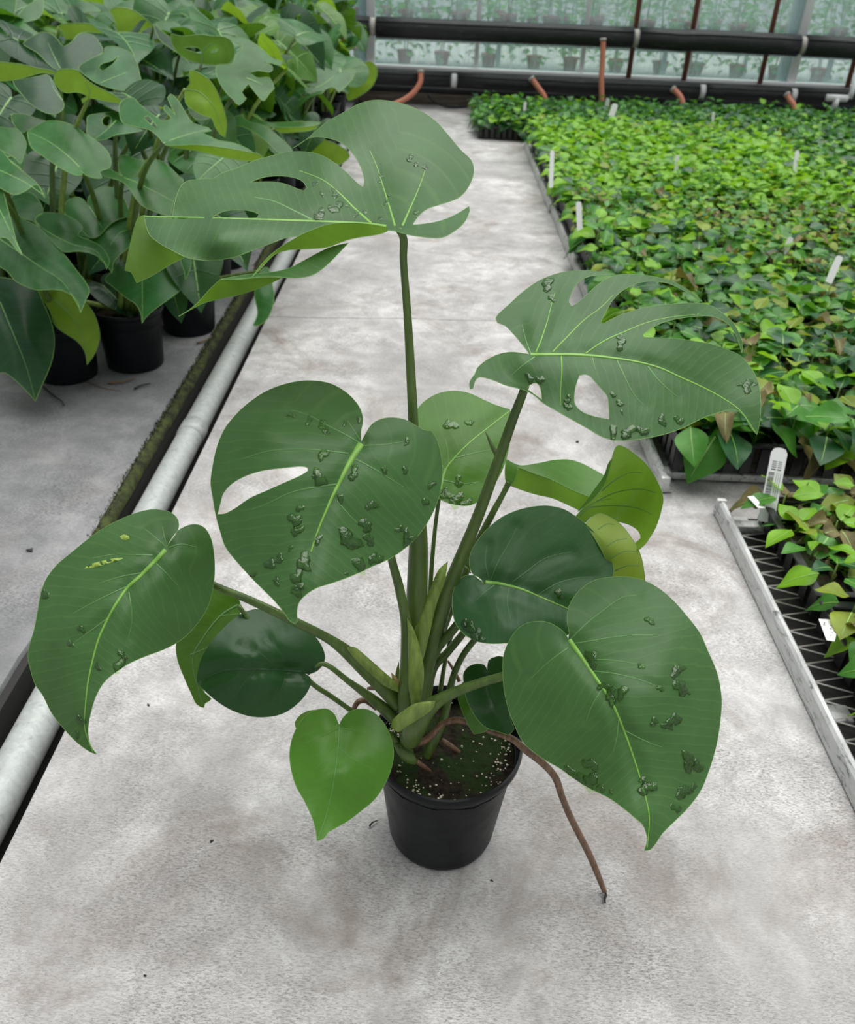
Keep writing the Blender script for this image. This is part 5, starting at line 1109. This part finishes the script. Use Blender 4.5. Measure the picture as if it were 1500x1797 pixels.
# ------------------------------------------------------------------ the next house, behind the glass
M_NFL = concrete('next_house_floor', (0.45, 0.46, 0.46), (0.62, 0.63, 0.63), (0.4, 0.36, 0.33), 0.2)
mb = MB(); mb.box((-7, WY+0.06, -0.1), (9, 16, 0.0)); o = mb.build('slab', M_NFL, floor, False)
M_CROP = leaf_mat('crop_leaf', (0.13, 0.36, 0.12), (0.2, 0.42, 0.13), (0.22, 0.55, 0.12), 0.45, 0.35, 0.4)
M_PINK = mat('pink_pot', (0.60, 0.17, 0.20), 0.6); M_GUT = mat('slate_gutter', (0.075, 0.10, 0.13), 0.5); M_FLOW = mat('yellow_flower', (0.75, 0.50, 0.03), 0.5)
rs = random.Random(8)
for r, (Y, zg) in enumerate(((8.75, 0.50), (9.7, 0.10), (11.2, 0.4))):
    g = tag(empty('crop_gutter', (0, Y, zg)), ['slate grey growing gutter nearest behind the misted glass', 'low slate gutter in the second row behind the glass', 'slate gutter in the third row behind the glass'][r], 'gutter', 'gutters behind the glass')
    mb = MB(); mb.bevbox((-6, Y-0.12, zg-0.09), (8, Y+0.12, zg+0.02), 0.015); autosmooth(mb.build('trough', M_GUT, g))
    for x in np.arange(-5.5, 8, 1.5): mb = MB(); mb.box((x-.02, Y-.02, 0), (x+.02, Y+.02, zg-.08)); mb.build('leg', M_GREYB, g, False)
    mb = MB(); mb.lathe([(0, 0), (.055, 0), (.075, .11), (.08, .11), (.08, .13), (.07, .13), (.065, .1), (0, .1)], n=16); pm = mb.mesh('pot', M_PINK)
    fol = []
    for v in range(4):
        mb = MB()
        for k in range(150):
            a = rs.uniform(0, 6.28); zz = rs.uniform(0.06, 1.15); rr = rs.uniform(0.02, 0.33); c = Vector((rr*math.cos(a), rr*math.sin(a)*0.8, zz)); L = rs.uniform(.06, .11)
            d = Vector((math.cos(a), math.sin(a), rs.uniform(-.8, .3))).normalized(); s_ = d.cross(UP).normalized(); u = s_.cross(d)
            mb.add([c, c + d*L*.4 + s_*L*.45 + u*L*.12, c + d*L + u*-.1*L, c + d*L*.4 - s_*L*.45 + u*L*.12, c + d*L*.35], [(0, 1, 4), (1, 2, 4), (2, 3, 4), (3, 0, 4)])
        for st in range(2): mb.tube([(0.03*st, 0, .08), (rs.uniform(-.1, .1), 0, .6), (rs.uniform(-.1, .1), 0, 1.15)], .006, 5)
        fol.append(mb.mesh('foliage', M_CROP))
    flw = []
    for v in range(2):
        mb = MB()
        for k in range(5):
            a = k*1.2566; mb.add([(0, 0, 0), (.012*math.cos(a-.5), -.004, .012*math.sin(a-.5)), (.028*math.cos(a), -.008, .028*math.sin(a)), (.012*math.cos(a+.5), -.004, .012*math.sin(a+.5))], [(0, 1, 2, 3)])
        flw.append(mb.mesh('flower', M_FLOW))
    x = -4.6
    while x < 6.4:
        lim = 0.49*Y; 
        if -0.25*Y - 0.6 < x < lim + 0.5:
            e = tag(empty('gutter_plant', (x, Y, zg+0.02), rs.uniform(0, 6.28)), ['leafy crop plant in pink pot on the nearest gutter behind the glass', 'leafy crop plant in pink pot on the low second gutter behind glass', 'leafy crop plant in the third row behind the glass'][r], 'plant', ['nearest crop row behind the glass', 'second crop row behind the glass', 'third crop row behind the glass'][r])
            link(bpy.data.objects.new('pot', pm), e); f_ = link(bpy.data.objects.new('foliage', rs.choice(fol)), e); f_['kind'] = 'stuff'
            for q in range(4):
                o = link(bpy.data.objects.new('flower', flw[q % 2]), e); a = rs.uniform(0, 6.28)
                o.location = (.3*math.cos(a), .3*math.sin(a), rs.uniform(.2, .6)); o.rotation_euler = (rs.uniform(-.4, .4), 0, rs.uniform(0, 6.28))
        x += rs.uniform(0.36, 0.48)

# ------------------------------------------------------------------ plant labels, floor litter
def plant_tag(px, z, top, w, label, bars=False, th=0.0012, name='plant_label'):
    """px: foot pixel; its height z fixes the place; top: pixel of the upper end"""
    d = depth_z(px[0], px[1], z); A = un(px[0], px[1], d); B = un(top[0], top[1], d - 0.012); ax = (B - A); L = ax.length; ax.normalize()
    n = (Vector(CAM) - A).normalized(); n = (n - ax*n.dot(ax)).normalized(); sx = ax.cross(n)
    A = A - ax*0.03; L += 0.03
    e = tag(empty(name, A), label, 'label', 'white plant labels')
    ol = [(-.5, 0), (.5, 0), (.5, L/w - .35), (.36, L/w - .08), (.12, L/w), (-.12, L/w), (-.36, L/w - .08), (-.5, L/w - .35)]
    V = [A + sx*x*w + ax*y*w + n*s for s in (th, 0) for x, y in ol]; k = len(ol)
    obj('card', V, [tuple(range(k)), tuple(range(k, 2*k))[::-1]] + [(i, i+k, (i+1) % k + k, (i+1) % k) for i in range(k)], M_TAG, e, smooth=False)
    if bars:
        r = random.Random(4); mb = MB()
        def q(u0, u1, v0, v1): mb.add([A + sx*u*w + ax*v*L + n*(th + .0003) for u, v in ((u0, v0), (u1, v0), (u1, v1), (u0, v1))], [(0, 1, 2, 3)])
        v = 0.34
        while v < 0.66: dv = r.choice((.004, .007, .012)); q(-.40, -.05, v, v+dv); v += dv + r.choice((.005, .008))
        for u in (.08, .2, .32):
            v = 0.3
            while v < 0.66: dv = r.uniform(.008, .02); q(u, u+.035, v, v+dv); v += dv + .008
        v = 0.70
        while v < 0.82: dv = r.uniform(.012, .022); q(-.3, -.02, v, v+dv*.7); q(.06, .3, v, v+dv*.7); v += dv + .012
        mb.build('printed_barcode', M_INK, e, False, 'stuff')
    return e
plant_tag((1348, 893), 0.085, (1369, 786), 0.034, 'tall white barcode label at the corner of the near tray', True)
TG = [((1456,490),(1474,449),.024,'broad white label leaning near right edge among green leaves'),((1380,436),(1388,416),.022,'small white label in the middle of the yellowing plants'),((1395,296),(1399,264),.022,'upright white label at right in the lime green block'),
      ((1187,290),(1189,272),.022,'white label tip amid the lime green block centre'),((1017,396),(1015,354),.022,'white label beside the aisle on the long bench'),((967,318),(969,264),.020,'slim white label at the aisle edge of the lime block'),
      ((1075,196),(1080,182),.040,'white square label by the end wall below the straight hose'),((1066,178),(1067,172),.03,'tiny white label by the end wall left of the square one'),((1251,205),(1252,196),.02,'tiny white label far back right of centre'),((921,186),(922,178),.02,'tiny white label on the far dark tray')]
for a, b, wd, lb in TG: plant_tag(a, 0.19 if a[1] > 210 else 0.22, b, wd, lb)
# flat white label stuck on the near tray rim, and the lower one with writing
def flat_card(poly, z, label, marks=False):
    P = [on_z(x, y, z) for x, y in poly]; n = len(P); c = sum(P, Vector())/n; e = tag(empty('tray_label', c), label, 'label', 'white labels on the near trays')
    obj('card', [p + Vector((0, 0, .0012)) for p in P] + P, [tuple(range(n))[::-1], tuple(range(n, 2*n))] + [(i, (i+1) % n, (i+1) % n + n, i+n) for i in range(n)], M_TAG, e, smooth=False)
    if marks:
        mb = MB(); up = Vector((0, 0, .0018))
        def line(a, b): 
            A, B = on_z(*a, z) + up, on_z(*b, z) + up; s = (B-A).cross(UP).normalized()*.0007; mb.add([A-s, B-s, B+s, A+s], [(0, 1, 2, 3)])
        for a, b in (((1444,1094),(1447,1094)),((1447,1094),(1444,1098)),((1444,1098),(1448,1098)),((1456,1098),(1459,1100)),((1455,1103),(1458,1106)),((1461,1103),(1464,1103)),((1458,1110),(1461,1112)),((1463,1108),(1465,1111)),((1456,1116),(1459,1116))): line(a, b)
        mb.build('writing', M_INK, e, False, 'stuff')
flat_card([(1311,872),(1322,871),(1342,892),(1330,892)], 0.108, 'white strip label lying on the corner of the near tray rim')
flat_card([(1436,1087),(1458,1088),(1470,1100),(1464,1126),(1450,1124)], 0.108, 'white label with handwriting on the rim of the nearest tray', True)
# litter
M_DRY = mat('dry_litter', (0.16, 0.10, 0.06), 0.8); M_DK = mat('dark_litter', (0.03, 0.025, 0.02), 0.8)
def twig(pts, r, label, m=None, name='dry_twig'):
    mb = MB(); P = catmull([on_z(x, y, r + h) for x, y, h in pts], 5); n = len(P); mb.tube(P, [r*(1-.6*k/(n-1)) for k in range(n)], 6); return tag(mb.build(name, m or M_DRY), label, 'litter')
twig([(236,682,.001),(248,676,.004),(264,673,.002)], .004, 'short dark twig in front of the fullest left pot', M_DK)
twig([(75,678,.002),(95,695,.004),(108,704,.003),(113,712,.001)], .0035, 'thin dark twig below the hanging dark leaf', M_DK)
twig([(150,668,.0),(180,680,.002),(212,686,.0)], .002, 'thin pale stem lying before the front left pot')
twig([(345,602,.0),(358,598,.004),(372,590,.001)], .004, 'dry brown leaf strip at the foot of the channel-side pot')
twig([(190,672,.0),(215,670,.004),(236,664,.001)], .004, 'dry brown leaf strip at the foot of the fullest left pot')
twig([(648,1450,.001),(654,1443,.004),(663,1440,.001)], .0016, 'tiny black curl of root left of the foreground pot', M_DK)
def crumb(px, s, label):
    p = on_z(px[0], px[1], 0); r = random.Random(int(px[0])); V = [p + Vector((r.uniform(-1, 1)*s, r.uniform(-1, 1)*s, r.uniform(0, .6)*s)) for _ in range(9)] 
    bm = bmesh.new(); [bm.verts.new(v) for v in V]; bmesh.ops.convex_hull(bm, input=bm.verts[:]); bm.verts.index_update()
    vv = [v for v in bm.verts if v.link_faces]; ix = {v: i for i, v in enumerate(vv)}
    o = obj('soil_crumb', [v.co.copy() for v in vv], [[ix[v] for v in f.verts] for f in bm.faces], M_DK); bm.free(); tag(o, label, 'crumb', 'crumbs on the floor')
for px, s, lb in (((53,966),.008,'dark soil crumb on the shaded floor left of the pipe'),((1013,776),.006,'dark soil crumb between the split leaf and the rolled leaf'),((260,1238),.004,'tiny dark crumb below the left leaf tip side'),((256,1712),.003,'tiny dark crumb in the bottom left foreground'),((862,1545),.003,'tiny dark crumb right of the foreground pot foot'),((371,1477),.003,'tiny dark crumb left of the small heart leaf')): crumb(px, s, lb)
